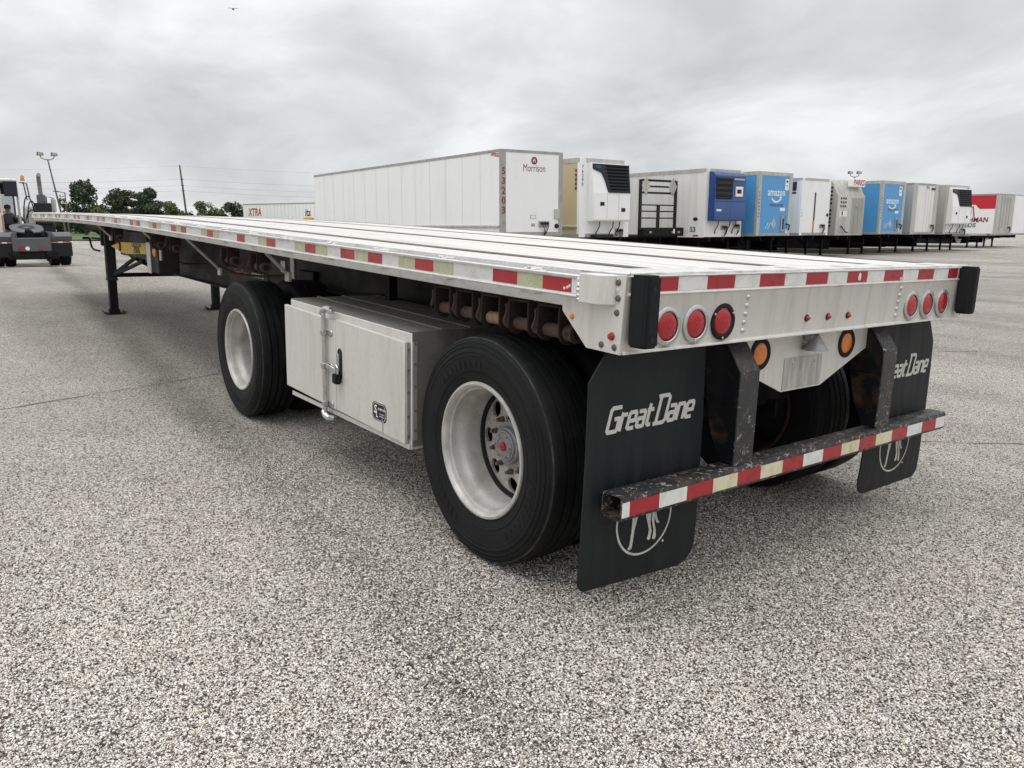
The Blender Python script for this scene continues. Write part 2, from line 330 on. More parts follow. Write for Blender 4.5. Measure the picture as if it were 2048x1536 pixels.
def text(name, s, size, mat, parent, M_, off=.0, shear=0, ext=.001, ax='CENTER', sx=1, sp=1, lh=1):
    key = (s, size, mat, off, shear, ext, ax, sx, sp, lh)
    if key not in TXT:
        cu = bpy.data.curves.new('t', 'FONT'); cu.body = s; cu.size = size; cu.align_x = ax; cu.align_y = 'CENTER'; cu.extrude = ext; cu.offset = off; cu.shear = shear; cu.space_character = sp; cu.space_line = lh; cu.resolution_u = 3
        o = bpy.data.objects.new('t', cu); me = bpy.data.meshes.new_from_object(o); me.name = name; bpy.data.objects.remove(o)
        me.materials.clear(); me.materials.append(MT[mat])
        me.transform(Matrix.Diagonal((sx, 1, 1, 1))); TXT[key] = me
    return put(TXT[key], name, parent, M_)

# ================================================================ ground
T = Matrix(((0.99980139, 0.00538024, 0.01918919, -0.01882258), (-0.0050539, 0.99984246, -0.0170148, 0.01529714), (-0.01927771, 0.01691444, 0.99967108, -0.00481135), (0, 0, 0, 1)))
def sstep(a, b, x):
    q = np.clip((x - a) / (b - a), 0, 1); return q * q * (3 - 2 * q)
def gh(x, y):
    x = np.asarray(x, float); y = np.asarray(y, float)
    pl = T[2][3] - (T[0][2] * (x - T[0][3]) + T[1][2] * (y - T[1][3])) / T[2][2]
    d = np.hypot(x - 1.26, y - np.clip(y, -1, 12.2)); w = 1 - sstep(3.6, 22, d)
    base = -.18 * sstep(7, 19, x)
    return w * pl + (1 - w) * base
def gz(x, y): return float(gh(x, y))
def axis(c, near, far, n1_, n2_):
    a = np.linspace(-near, near, n1_); b_ = near * (far / near) ** (np.linspace(0, 1, n2_ + 1)[1:]); return c + np.concatenate([-b_[::-1], a, b_])
gx, gy = axis(4, 26, 2500, 75, 26), axis(8, 26, 2500, 75, 26)
X, Y = np.meshgrid(gx, gy); Z = gh(X, Y)
me = bpy.data.meshes.new('pavement'); nx, ny = len(gx), len(gy)
idx = np.arange(nx * ny).reshape(ny, nx)
me.from_pydata(np.stack([X.ravel(), Y.ravel(), Z.ravel()], 1).tolist(), [], np.stack([idx[:-1, :-1], idx[:-1, 1:], idx[1:, 1:], idx[1:, :-1]], -1).reshape(-1, 4).tolist())
me.materials.append(MT['chip_seal']); me.polygons.foreach_set('use_smooth', [True] * len(me.polygons))
tag(put(me, 'pavement'), None, None, None, 'structure')
def ribbon(name, mat, pts, w, jag=.0, dz=.004, step=.12, kind='structure'):
    g = G(); P = []
    for a, b_ in zip(pts[:-1], pts[1:]):
        n = max(1, int(math.dist(a, b_) / step)); P += [(a[0] + (b_[0] - a[0]) * i / n, a[1] + (b_[1] - a[1]) * i / n) for i in range(n)]
    P.append(pts[-1]); d = Vector((P[-1][0] - P[0][0], P[-1][1] - P[0][1])).normalized(); nrm = (-d.y, d.x); vs = []; off = 0
    for p in P:
        off = off * .85 + random.uniform(-jag, jag); ww = w * (random.uniform(.25, 1.3) if jag else 1) / 2
        for sg in (-1, 1):
            x, y = p[0] + nrm[0] * (off + sg * ww), p[1] + nrm[1] * (off + sg * ww); vs.append((x, y, gz(x, y) + dz))
    n = len(P); g.add(vs, [(2 * i, 2 * i + 1, 2 * i + 3, 2 * i + 2) for i in range(n - 1)])
    return tag(g.build(name, mat), None, None, None, kind)
def gp(u, v, z=0):
    r = FV * 1564.131 + RV * (u - 1024) + UV * (768 - v); k = (z - CAM.z) / r.z; return (CAM.x + r.x * k, CAM.y + r.y * k)
# joints and cracks in the pavement (world positions in metres)
for pts, w, j in (([(-6.5, 3.6), (-1.6, 5.05), (2.4, 6.3)], .016, .012), ([(2.2, 1.9), (3.6, .85), (6.5, -1.35)], .014, .014), ([(5.6, 4.6), (9.5, 2.0), (14, -1.2)], .02, .012),
                  ([(-5, 15.5), (2.5, 18.3), (9, 20.5)], .03, .02), ([(-3, 26), (6, 24.2), (14, 22)], .035, .02), ([(12, 12.5), (26, 5.5)], .03, .02), ([(8, 16.5), (30, 10.5)], .03, .02)):
    ribbon('pavement_crack', 'crack_fill', pts, w, j)
for a, b_ in (((7.6, 60), (10.5, 56)), ((5, 72), (9, 66)), ((12, 88), (26, 80))):
    ribbon('parking_line', 'line_paint', [a, b_], .14, 0, .004, 1.0)
# loose and proud stone chips near the camera side of the trailer: real little stones, thinning out with distance
gxs, gys = np.arange(-6.2, 6.3, .25), np.arange(-4.6, 6.0, .25); X, Y = np.meshgrid(gxs, gys); Z = gh(X, Y) + .0004
me = bpy.data.meshes.new('stone_chips'); nx, ny = len(gxs), len(gys); idx = np.arange(nx * ny).reshape(ny, nx)
me.from_pydata(np.stack([X.ravel(), Y.ravel(), Z.ravel()], 1).tolist(), [], np.stack([idx[:-1, :-1], idx[:-1, 1:], idx[1:, 1:], idx[1:, :-1]], -1).reshape(-1, 4).tolist())
chips = tag(put(me, 'stone_chips'), 'pale stone chips standing proud of the pavement in the foreground', 'stones', None, 'stuff')
m, t, b = newmat('chip_stone'); oi = t.nodes.new('ShaderNodeObjectInfo')
t.links.new(ramp(t, oi.outputs['Random'], [(0, (.026, .023, .02)), (.24, (.06, .052, .044)), (.30, (.24, .21, .17)), (.44, (.49, .45, .395)), (.70, (.71, .665, .605)), (.97, (.87, .825, .765)), (1, (.28, .18, .10))]), b.inputs['Base Color']); b.inputs['Roughness'].default_value = .8; b.inputs['Specular IOR Level'].default_value = .3; MT['chip_stone'] = m
ng = bpy.data.node_groups.new('stone_chips', 'GeometryNodeTree'); ng.interface.new_socket('Geometry', in_out='INPUT', socket_type='NodeSocketGeometry'); ng.interface.new_socket('Geometry', in_out='OUTPUT', socket_type='NodeSocketGeometry')
def gn(typ, **kw):
    n = ng.nodes.new(typ)
    for k, q in kw.items(): setattr(n, k, q)
    return n
gi, go_ = gn('NodeGroupInput'), gn('NodeGroupOutput'); ps = gn('GeometryNodeInputPosition'); ds = gn('ShaderNodeVectorMath', operation='DISTANCE'); ds.inputs[1].default_value = (-.75, -.35, 0)
mrn = gn('ShaderNodeMapRange', interpolation_type='SMOOTHSTEP'); mrn.inputs[1].default_value = 1.2; mrn.inputs[2].default_value = 4.6; mrn.inputs[3].default_value = 13500; mrn.inputs[4].default_value = 0
dp = gn('GeometryNodeDistributePointsOnFaces'); ip = gn('GeometryNodeInstanceOnPoints'); ico = gn('GeometryNodeMeshIcoSphere'); ico.inputs['Radius'].default_value = 1; ico.inputs['Subdivisions'].default_value = 1
rr_ = gn('FunctionNodeRandomValue', data_type='FLOAT_VECTOR'); rr_.inputs[0].default_value = (-.6, -.6, 0); rr_.inputs[1].default_value = (.6, .6, 6.283)
rs_ = gn('FunctionNodeRandomValue', data_type='FLOAT_VECTOR'); rs_.inputs[0].default_value = (.0022, .0022, .0012); rs_.inputs[1].default_value = (.0056, .0048, .0032); sm_ = gn('GeometryNodeSetMaterial'); sm_.inputs['Material'].default_value = m
K = ng.links.new
K(gi.outputs[0], dp.inputs['Mesh']); K(ps.outputs[0], ds.inputs[0]); K(ds.outputs['Value'], mrn.inputs[0]); K(mrn.outputs[0], dp.inputs['Density']); K(dp.outputs['Points'], ip.inputs['Points']); K(ico.outputs[0], sm_.inputs[0]); K(sm_.outputs[0], ip.inputs['Instance']); K(rr_.outputs[0], ip.inputs['Rotation']); K(rs_.outputs[0], ip.inputs['Scale']); K(ip.outputs[0], go_.inputs[0])
chips.modifiers.new('chips', 'NODES').node_group = ng
# lawn beyond the yard
g = G(); g.add([(-160, 118, .03), (20, 88, .03), (70, 82, .03), (420, 60, .03), (900, 900, .6), (-500, 900, .6)], [(0, 1, 2, 3, 4, 5)])
tag(g.build('lawn', 'lawn', smooth=0), None, None, None, 'structure')

# ================================================================ FLATBED TRAILER (main subject), built in its own frame, y forward
W, LEN = 2.525, 14.63
ft = thing('flatbed_trailer', 'long aluminium flatbed trailer with red and white tape, filling the foreground', 'trailer')
ft.matrix_world = T
_zc = np.polyfit([-.2, 0, 2.1, 3.75, 5.7, 7.4, 9.15, 12, 14.6], [1.315, 1.319, 1.353, 1.384, 1.425, 1.448, 1.463, 1.468, 1.456], 4, w=[2, 4, 1, 1, 1, 1, 1, 1, 1])
def zc(y): return float(np.polyval(_zc, y))
def sweep(prof, ys, dx=0, closed=True):
    g = G(); n = len(prof); vs = []
    for y in ys:
        z = zc(y); vs += [(x + dx, y, z + dz) for x, dz in prof]
    fs = []
    for i in range(len(ys) - 1):
        for k in range(n): fs.append((i * n + k, i * n + (k + 1) % n, (i + 1) * n + (k + 1) % n, (i + 1) * n + k))
    fs += [tuple(range(n))[::-1], tuple(range((len(ys) - 1) * n, len(ys) * n))]
    return g.add(vs, fs)
YS = np.linspace(.2, LEN, 38).tolist()
# deck planks and wooden nailing strips
edges = []
for a, b_, n in ((.045, .287, 2), (.353, 1.09, 6), (1.156, 1.878, 6), (1.944, 2.48, 4)):
    for i in range(n): edges.append((a + (b_ - a) * i / n, a + (b_ - a) * (i + 1) / n))
for a, b_ in edges:
    dz = random.uniform(-.0025, .0005); w_ = b_ - a
    prof = [(a + .002, -.045), (b_ - .002, -.045), (b_ - .002, dz - .003), (b_ - .005, dz), (a + w_ * .72, dz), (a + w_ * .70, dz - .004), (a + w_ * .66, dz - .004), (a + w_ * .64, dz), (a + w_ * .36, dz), (a + w_ * .34, dz - .004), (a + w_ * .30, dz - .004), (a + w_ * .28, dz), (a + .005, dz), (a + .002, dz - .003)]
    sweep(prof, YS).build('deck_plank', 'plank', ft, smooth=R(20))
for x, hw_ in ((.32, .033), (1.123, .033), (1.911, .033), (2.4905, .0095)): sweep([(x - hw_, -.05), (x + hw_, -.05), (x + hw_, .0022), (x - hw_, .0022)], YS).build('nailing_strip', 'wood', ft, smooth=0)
# side rails, rub rails
for sgn, x0 in ((1, 0.0), (-1, W)):
    f = lambda pts: [(x0 + sgn * x, z) for x, z in pts]
    sweep(f([(.018, -.002), (.022, 0), (.043, 0), (.043, -.012), (.03, -.014), (.028, -.09), (.006, -.095), (.0, -.098), (0, -.128), (.004, -.135), (.045, -.135), (.045, -.128), (.03, -.122), (.036, -.09), (.036, -.05), (.016, -.04)]), np.linspace(.04, LEN, 40).tolist()).build('side_rail', 'rail', ft, smooth=R(30))
    sweep(f([(-.036, -.022), (-.040, -.014), (-.049, -.013), (-.053, -.018), (-.050, -.026), (-.042, -.027), (-.042, -.080), (-.050, -.081), (-.053, -.088), (-.049, -.093), (-.040, -.092), (-.036, -.085)]), np.linspace(.17, LEN - .05, 40).tolist()).build('rub_rail', 'rail', ft, smooth=R(50))
    for i in range(24):
        y = .48 + i * .60; z = zc(y)
        G().box(*sorted((x0 - sgn * .036, x0 + sgn * .018)), y - .045, y + .045, z - .105, z - .016).box(*sorted((x0 - sgn * .035, x0 + sgn * .02)), y - .03, y + .03, z - .0165, z - .010).build('stake_pocket', 'alu_top', ft, .004)
        if sgn == 1 and i < 14:
            for k in range(3):
                yy = y + random.uniform(-.05, .05); g = G(); g.tube([(-.045 + .05 * q, yy + random.uniform(-.006, .006) + q * .01, zc(yy) - .011 + random.uniform(0, .004)) for q in (0, .35, .7, 1)], .0045, 5)
                if k == 0: g.build('weld_bead', 'weld', ft)
# front header
G().box(0, W, LEN, LEN + .05, zc(LEN) - .16, zc(LEN)).build('front_header', 'alu', ft, .006)
# rear header: cover plate on top, fascia, corner plates
G().box(.0, W, .004, .215, 1.3165, 1.3235).build('rear_cover_plate', 'alu_top', ft, .002)
for x in (.56, .98, 1.4, 1.78, 2.2): G().box(x, x + .06, .05, .12, 1.3236, 1.3246).build('cover_plate_patch', 'trim_gray', ft)
def yf(z): return .002 + .014 * (1.247 - z) / .185
G().prism([(0, 1.3155), (-.006, 1.3135), (-.006, 1.3105), (0, 1.309), (.002, 1.258), (-.005, 1.2555), (-.006, 1.250), (.002, 1.247), (.016, 1.062), (.006, 1.058), (.006, 1.049), (.10, 1.049), (.10, 1.3155)], 'x', .006, W - .006).build('rear_fascia', 'alu', ft, .001)
for x0, sg in ((0, 1), (W, -1)):
    g = G(); g.prism([(.0, 1.3160), (.0, 1.30), (.012, 1.049), (.178, 1.052), (.311, 1.170), (.317, 1.228), (.16, 1.228), (.16, 1.3160)], 'x', x0 - sg * .006, x0 + sg * .004)
    cp = g.build('corner_plate', 'alu', ft, .0015)
    for y, z in ((.033, 1.291), (.031, 1.238), (.034, 1.19), (.101, 1.074), (.038, 1.072)): G().lathe([(.0001, -.013), (.005, -.013), (.0105, -.010), (.012, -.006)], (x0 if sg == 1 else x0 + 0, y, z), 'x', 12).build('corner_bolt', 'bolt', cp) if sg == 1 else None
    if sg == 1:
        G().lathe([(.0001, -.020), (.010, -.017), (.0135, -.010), (.015, -.006), (.015, -.004)], (0, .053, 1.108), 'x', 16).build('marker_lamp', 'lens_red', cp)
        G().lathe([(.0001, -.016), (.008, -.013), (.011, -.008), (.0115, -.004)], (0, .256, 1.155), 'x', 16).build('marker_lamp', 'lens_amber', cp)
# folded end block closing the rub rail, with weld beads
G().prism([(.004, .04), (-.022, .045), (-.056, .085), (-.058, .172), (.004, .176)], 'z', 1.214, 1.3150).build('rub_rail_end_block', 'alu', ft, .003)
for (x, y, z0, z1) in ((-.004, .036, 1.222, 1.308), (-.052, .178, 1.222, 1.300)):
    g = G(); n = 9; g.tube([(x + random.uniform(-.003, .003), y + random.uniform(-.003, .003), z0 + (z1 - z0) * i / n) for i in range(n + 1)], [random.uniform(.004, .0085) for i in range(n + 1)], 7); g.build('weld_bead', 'weld', ft)
g = G(); g.tube([(.01 + .02 * math.sin(i * 2.1) * .2, -.003 + .03 * i, 1.3195) for i in range(9)], [random.uniform(.003, .006) for i in range(9)], 6); g.build('weld_bead', 'weld', ft)
g = G(); g.tube([(.02 + .09 * i, .0, 1.3165 + random.uniform(-.001, .001)) for i in range(28)], [random.uniform(.0012, .0028) for i in range(28)], 6); g.build('edge_bead', 'alu_top', ft)
# rubber dock bumpers with bolt recesses
def bolt_hole(c, r, parent):
    g = G(); g.lathe([(r, -.0008), (r * .86, .0016), (r * .8, .0006)], c, 'y', 20); g.disc((c[0], c[1] + .0005, c[2]), 'y', r * .83, 20)
    return g.build('bolt_recess', 'ink', parent)
for xa, xb in ((.012, .088), (2.412, 2.486)):
    g = G(); g.prism([(xa, .0), (xa + .004, -.066), (xa + .014, -.078), (xb - .01, -.078), (xb, -.066), (xb + .003, .0)], 'z', 1.078, 1.319)
    bp = g.build('dock_bumper', 'rubber', ft, .008, seg=2)
    for z in (1.277, 1.112): bolt_hole(((xa + xb) / 2, -.0790, z), .0115, bp)
# rivets
for x in (.664, 1.838):
    for i in range(5):
        z = 1.222 - i * .0325; G().lathe([(.0001, -.008), (.006, -.0068), (.010, -.003), (.0115, .0)], (x - (.664 - .660) * i / 4, yf(z), z), 'y', 14).build('rivet', 'steel', ft)
# round lamps
ring_me = {}
def lamp(c, lensmat, ringmat, parent, ro=.0695, ri=.052, screws=True):
    k = (ringmat, ro)
    if k not in ring_me: ring_me[k] = G().lathe([(ro, .0), (ro, -.004), (ro - .003, -.0065), (ri + .003, -.0075), (ri, -.005), (ri, .0)], (0, 0, 0), 'y', 44).mesh('tail_lamp', ringmat)
    o = put(ring_me[k], 'tail_lamp' if 'red' in lensmat else 'turn_lamp', parent, TM(*c))
    k2 = (lensmat, ri)
    if k2 not in ring_me:
        g = G(); g.lathe([(.0001, -.0085), (ri * .45, -.0080), (ri * .8, -.0062), (ri * .955, -.0025), (ri * .985, 0)], (0, 0, 0), 'y', 40)
        ring_me[k2] = g.mesh('lens', lensmat)
        g = G(); g.lathe([(ri, -.0055), (ri * .965, -.0030), (ri * .965, 0), (ri, 0)], (0, 0, 0), 'y', 40); ring_me['gap', k2] = g.mesh('lens_gasket', 'ink')
        g = G()
        for i, rad, cnt in ((0, 0, 1), (1, ri * .42, 6), (2, ri * .74, 11)):
            for j in range(cnt):
                a = 2 * math.pi * j / cnt; g.lathe([(.0001, -.0045 - .0045 * (1 - i * .32)), (.0045, -.0030 - .0045 * (1 - i * .32))], (rad * math.cos(a), -.0012, rad * math.sin(a)), 'y', 10)
        ring_me['dots', k2] = g.mesh('lens_optics', lensmat)
    ln = put(ring_me[k2], 'lens', o); put(ring_me['gap', k2], 'lens_gasket', o)
    d_ = put(ring_me['dots', k2], 'lens_optics', o); d_['kind'] = 'stuff'
    if screws:
        if 'screw' not in ring_me: ring_me['screw'] = G().lathe([(.0001, -.003), (.003, -.0025), (.0045, 0)], (0, 0, 0), 'y', 10).mesh('screw', 'steel')
        for a in (R(30), R(150), R(270)): put(ring_me['screw'], 'screw', o, TM((ro + ri) / 2 * math.cos(a), -.0068, (ro + ri) / 2 * math.sin(a)))
    return o
for x in (.219, .372, .527, 1.972, 2.130, 2.288):
    o = lamp((x, yf(1.135) - .001, 1.135), 'lens_red', 'rubber' if x == .527 else 'steel', ft)
    if x == .527: o['label'] = 'red tail lamp in a black rubber ring'
for x, z in ((1.085, 1.119), (1.245, 1.117), (1.405, 1.115)):
    o = G().lathe([(.015, .0), (.015, -.004), (.011, -.006)], (x, yf(z), z), 'y', 18).build('marker_lamp', 'ink', ft)
    G().lathe([(.0001, -.017), (.006, -.015), (.0095, -.010), (.011, -.004)], (x, yf(z), z), 'y', 16).build('lens', 'lens_red', o)
# rear tape
seg = [.10, .254, .411, .57, .724, .888, 1.038, 1.196, 1.349, 1.514, 1.663, 1.833, 1.983, 2.141, 2.296, 2.40]
for i, (a, b_) in enumerate(zip(seg[:-1], seg[1:])):
    G().prism([(.0005, 1.3075), (-.0012, 1.3075), (.0008, 1.2595), (.0025, 1.2595)], 'x', a + .001, b_ - .001).build('reflective_tape', 'tape_red' if i % 2 == 0 else 'tape_white', ft, smooth=0)
# torn spots in the red tape
for cx0, cz0, rr in ((1.448, 1.283, .016), (1.815, 1.266, .009)):
    g = G(); g.prism([(cx0 + rr * random.uniform(.5, .9) * math.cos(a), cz0 + rr * random.uniform(.9, 1.3) * math.sin(a)) for a in np.linspace(0, 2 * math.pi, 11)[:-1]], 'y', -.0022, -.0006); g.build('tape_tear', 'tape_white', ft, smooth=0)
# side tape on the rub rail
def tape_side(a, b_, mat, emb=False):
    n = 3; g = G(); vs = []
    for i in range(n + 1):
        y = a + (b_ - a) * i / n; z = zc(y); vs += [(-.0434, y, z - .0295), (-.0434, y, z - .0785)]
    g.add(vs, [(2 * i, 2 * i + 1, 2 * i + 3, 2 * i + 2) for i in range(n)]); o = g.build('reflective_tape', mat, ft, smooth=0)
    if emb:
        ym = (a + b_) / 2; zm = zc(ym) - .054; g = G()
        g.stroke([(.021 * math.cos(k), .021 * math.sin(k)) for k in np.linspace(0, 2 * math.pi, 21)[:-1]], .0022, True)
        for st in ([(-.009, -.017), (-.008, .012), (-.003, .016)], [(.009, -.017), (.006, -.004), (.009, .013)], [(-.008, .002), (.007, .0)], [(-.002, .012), (.004, .016)]): g.stroke(st, .0022)
        put(g.mesh('tape_emblem', 'emblem_line', smooth=0), 'tape_emblem', o, TM(-.0440, ym, zm) @ LEFT)
sp = [(.172, .224, 'w'), (.224, .383, 'r'), (.383, .534, 'g'), (.534, .692, 'r'), (.98, 1.136, 'g'), (1.136, 1.295, 'r'), (1.295, 1.447, 'g'), (1.609, 1.755, 'r'), (1.755, 1.905, 'g'), (1.905, 2.07, 'r'), (2.239, 2.391, 'g'), (2.391, 2.538, 'r'), (2.538, 2.693, 'g'),
      (2.999, 3.149, 'r'), (3.149, 3.301, 'g'), (3.559, 3.711, 'r'), (4.104, 4.245, 'g'), (4.245, 4.392, 'r'), (4.392, 4.545, 'g'), (4.954, 5.1, 'r'), (5.1, 5.251, 'g'), (5.251, 5.408, 'r'), (5.75, 5.897, 'g'), (5.897, 6.041, 'r'), (6.041, 6.19, 'g'), (6.533, 6.679, 'r'), (6.679, 6.824, 'g'), (6.824, 6.96, 'r')]
for i in range(9):
    y = 7.40 + i * .80
    pat = 'grg' if i % 2 == 0 else 'rgr'
    for k, ch in enumerate(pat): sp.append((y + k * .153, y + (k + 1) * .153, ch))
for a, b_, ch in sp:
    far_ = a > 7.2
    tape_side(a, b_, {'r': 'tape_red_faded' if far_ else 'tape_red', 'g': 'tape_green_faded' if far_ else 'tape_green', 'w': 'tape_white'}[ch], ch == 'g' and a < 5)
g = G(); [g.prism([(.262 + dx + .006 * math.cos(a), 1.256 + dz + .006 * math.sin(a)) for a in np.linspace(0, 6.28, 7)[:-1]], 'x', -.0442, -.0430) for dx, dz in ((0, 0), (-.016, .004), (-.027, .01))]; g.build('tape_tear', 'tape_white', ft, smooth=0)
# ---- number plate panel, its lamp, amber lamps
PY = .11
pp = G().prism([(.745, 1.052), (.745, .93), (1.10, .782), (1.405, .782), (1.785, .93), (1.785, 1.052)], 'y', PY, PY + .008).build('plate_panel', 'alu', ft, .001)
G().box(1.105, 1.40, PY - .0025, PY - .0005, .790, .930).build('plate_stain', 'plate_stain', pp, smooth=0)
for x in (1.165, 1.335): G().lathe([(.0001, -.010), (.006, -.008), (.008, -.004), (.016, -.003), (.017, 0)], (x, PY, .905), 'y', 14).build('plate_bolt', 'steel', pp)
o = G().prism([(1.225, 1.035), (1.285, 1.035), (1.278, 1.0), (1.232, 1.0)], 'y', PY - .05, PY - .001).build('plate_lamp', 'hub', pp, .006)
G().lathe([(.0001, .03), (.016, .026), (.024, .012), (.052, -.03), (.055, -.036), (.048, -.036)], (1.255, PY - .05, 1.000), 'z', 20).build('lamp_shade', 'hub', pp)
for x in (1.26 - .335, 1.26 + .335): lamp((x, PY - .001, .965), 'lens_amber', 'rubber', ft, .069, .050, False)
# ---- underride guard
gb = G(); w_, h0, h1, d_ = .006, .447, .541, .10
o_ = [(0, h0), (d_, h0), (d_, h1), (0, h1)]; i_ = [(w_, h0 + w_), (d_ - w_, h0 + w_), (d_ - w_, h1 - w_), (w_, h1 - w_)]
XA, XB = .034, 2.49; vs = []
def rnd(poly, r=.012):
    o2 = []; n = len(poly)
    for k in range(n):
        p, a, c = Vector(poly[k]), Vector(poly[k - 1]), Vector(poly[(k + 1) % n]); d1, d2 = (a - p).normalized(), (c - p).normalized()
        for q in (0, .5, 1):
            b0, b1 = p + d1 * r, p + d2 * r; o2.append(tuple((b0 * (1 - q) ** 2 + p * 2 * q * (1 - q) + b1 * q * q)))
    return o2
ro, ri = rnd(o_, .014), rnd(i_, .009); n = len(ro)
vs = [(XA, y, z) for y, z in ro] + [(XB, y, z) for y, z in ro] + [(XA, y, z) for y, z in ri] + [(XB, y, z) for y, z in ri]; fs = []
for k in range(n):
    j = (k + 1) % n; fs += [(k, j, n + j, n + k), (2 * n + k, 3 * n + k, 3 * n + j, 2 * n + j), (k, 2 * n + k, 2 * n + j, j), (n + k, n + j, 3 * n + j, 3 * n + k)]
gb.add(vs, fs); guard = gb.build('underride_guard', 'chipped', ft)
G().box(XA + .02, XA + .4, w_ + .002, d_ - w_ - .002, h0 + w_ + .0005, h0 + w_ + .003).build('guard_inner_rust', 'rust', guard)
x = XA + .002; k = 0; first = True
while x < XB - .03:
    ln = .038 if first else .154; first = False; e_ = min(x + ln, XB - .006)
    G().box(x, e_ - .001, -.0018, -.0004, h0 + .016, h1 - .022).build('reflective_tape', 'tape_red' if k % 2 else ('tape_cream' if k in (4, 6, 10, 12) else 'tape_white'), guard, smooth=0); x = e_; k += 1
for xc_ in (.735, 1.838):
    hw = .062
    g = G(); prof = [(.012, .541), (.012, .925), (.085, 1.028), (.20, 1.047)]; pin = [(.020, .541), (.020, .922), (.09, 1.020), (.20, 1.039)]
    g.prism(prof + pin[::-1], 'x', xc_ - hw, xc_ + hw); up = g.build('guard_upright', 'chipped', ft, .003)
    for sx in (-1, 1):
        xx = xc_ + sx * (hw - .007)
        G().prism([(.0205, .545), (.0205, .920), (.092, 1.018), (.20, 1.035), (.178, .80), (.138, .65), (.078, .545)], 'x', xx - .004, xx + .004).build('side_plate', 'black_paint', up, .001)
    G().box(xc_ - hw - .004, xc_ + hw - .012, .03, .17, .795, .803).build('rib', 'black_paint', up)
# ---- mud flaps with lettering and dog emblem
FY = .125
def curl(z): return .012 * max(0, (.36 - z) / .22) ** 2 - .006 * math.sin(max(0, z - .36) * 4.2)
def flap_pts(x0, x1):
    zb, zt = .135, 1.045; pts = [(x0 + .07, zt), (x0, .93)]
    return pts
LOGO = [ # strokes on a 0..1 high grid, advance handled by x offsets; (points, width)
    ([(.62, .92), (.16, .92), (.10, .84), (.10, .10), (.16, .03), (.56, .03), (.60, .10), (.60, .50), (.36, .50)], 0),
    ([(.76, .0), (.76, .62), (.80, .60), (1.02, .60)], 0),
    ([(1.14, .32), (1.50, .32), (1.50, .58), (1.46, .64), (1.20, .64), (1.14, .58), (1.14, .09), (1.20, .04), (1.50, .04)], 0),
    ([(1.64, .62), (1.94, .62), (2.00, .56), (2.00, .0)], 0), ([(2.00, .35), (1.70, .35), (1.64, .30), (1.64, .10), (1.70, .04), (2.00, .04)], 0),
    ([(2.20, .86), (2.20, .10), (2.26, .04), (2.42, .04)], 0), ([(2.08, .62), (2.44, .62)], 0),
    ([(2.72, 1.08), (2.72, .0)], 0), ([(2.56, 1.08), (3.12, 1.08), (3.22, .98), (3.22, .12), (3.12, .02), (2.56, .02)], 0),
    ([(3.38, .62), (3.68, .62), (3.74, .56), (3.74, .0)], 0), ([(3.74, .35), (3.44, .35), (3.38, .30), (3.38, .10), (3.44, .04), (3.74, .04)], 0),
    ([(3.90, .0), (3.90, .62), (4.20, .62), (4.26, .56), (4.26, .0)], 0),
    ([(4.42, .32), (4.78, .32), (4.78, .58), (4.74, .64), (4.48, .64), (4.42, .58), (4.42, .09), (4.48, .04), (4.78, .04)], 0)]
g = G()
for k, (pts, _) in enumerate(LOGO):
    g.stroke([(x + y * .30, y) for x, y in pts], .158)
    for vi in range(len(g.v) - 2 * len(pts), len(g.v)): g.v[vi] = (g.v[vi][0], g.v[vi][1], k * .004)   # each stroke on its own thin layer
g.v = [(x, y, z - curl(.742 + y * .0975) / .05) for x, y, z in g.v]; logo_me = g.mesh('lettering', 'flap_white', smooth=0)
g = G(); g.stroke([(.15 * math.cos(k), .15 * math.sin(k)) for k in np.linspace(0, 2 * math.pi, 49)[:-1]], .009, True); g.v = [(x, y, -curl(.372 + y)) for x, y, z in g.v]; ring_e = g.mesh('emblem_ring', 'flap_white', smooth=0)
dog = G()
for k, pts in enumerate(([(-.078, -.112), (-.070, -.119), (-.057, -.117), (-.054, -.106), (-.047, -.04), (-.030, .02), (-.02, .05), (-.07, .05), (-.062, .0), (-.064, -.05), (-.070, -.10)],
        [(.026, -.092), (.034, -.101), (.046, -.099), (.047, -.088), (.051, -.066), (.040, -.03), (.042, .05), (.004, .05), (.014, .0), (.034, -.055), (.033, -.078)],
        [(.056, -.096), (.064, -.105), (.076, -.103), (.077, -.092), (.075, -.068), (.062, -.032), (.066, .04), (.046, .05), (.047, -.02), (.060, -.06), (.060, -.082)],
        [(.064, -.012), (.074, -.036), (.088, -.040), (.092, -.034), (.082, -.028), (.072, .0), (.068, .02)],
        [(-.075, .045), (-.02, .030), (.005, .034), (.045, .04), (.075, .045), (.07, .10), (-.08, .10)])):
    dog.add([(x, y, k * .00025) for x, y in pts], [tuple(range(len(pts)))])
dog.v = [(x, y, z - curl(.372 + y)) for x, y, z in dog.v]; dog_me = dog.mesh('emblem_dog', 'flap_white', smooth=0)
g = G(); g.disc((0, 0, 0), 'z', .006, 10); dot_me = g.mesh('emblem_dot', 'flap_white', smooth=0)
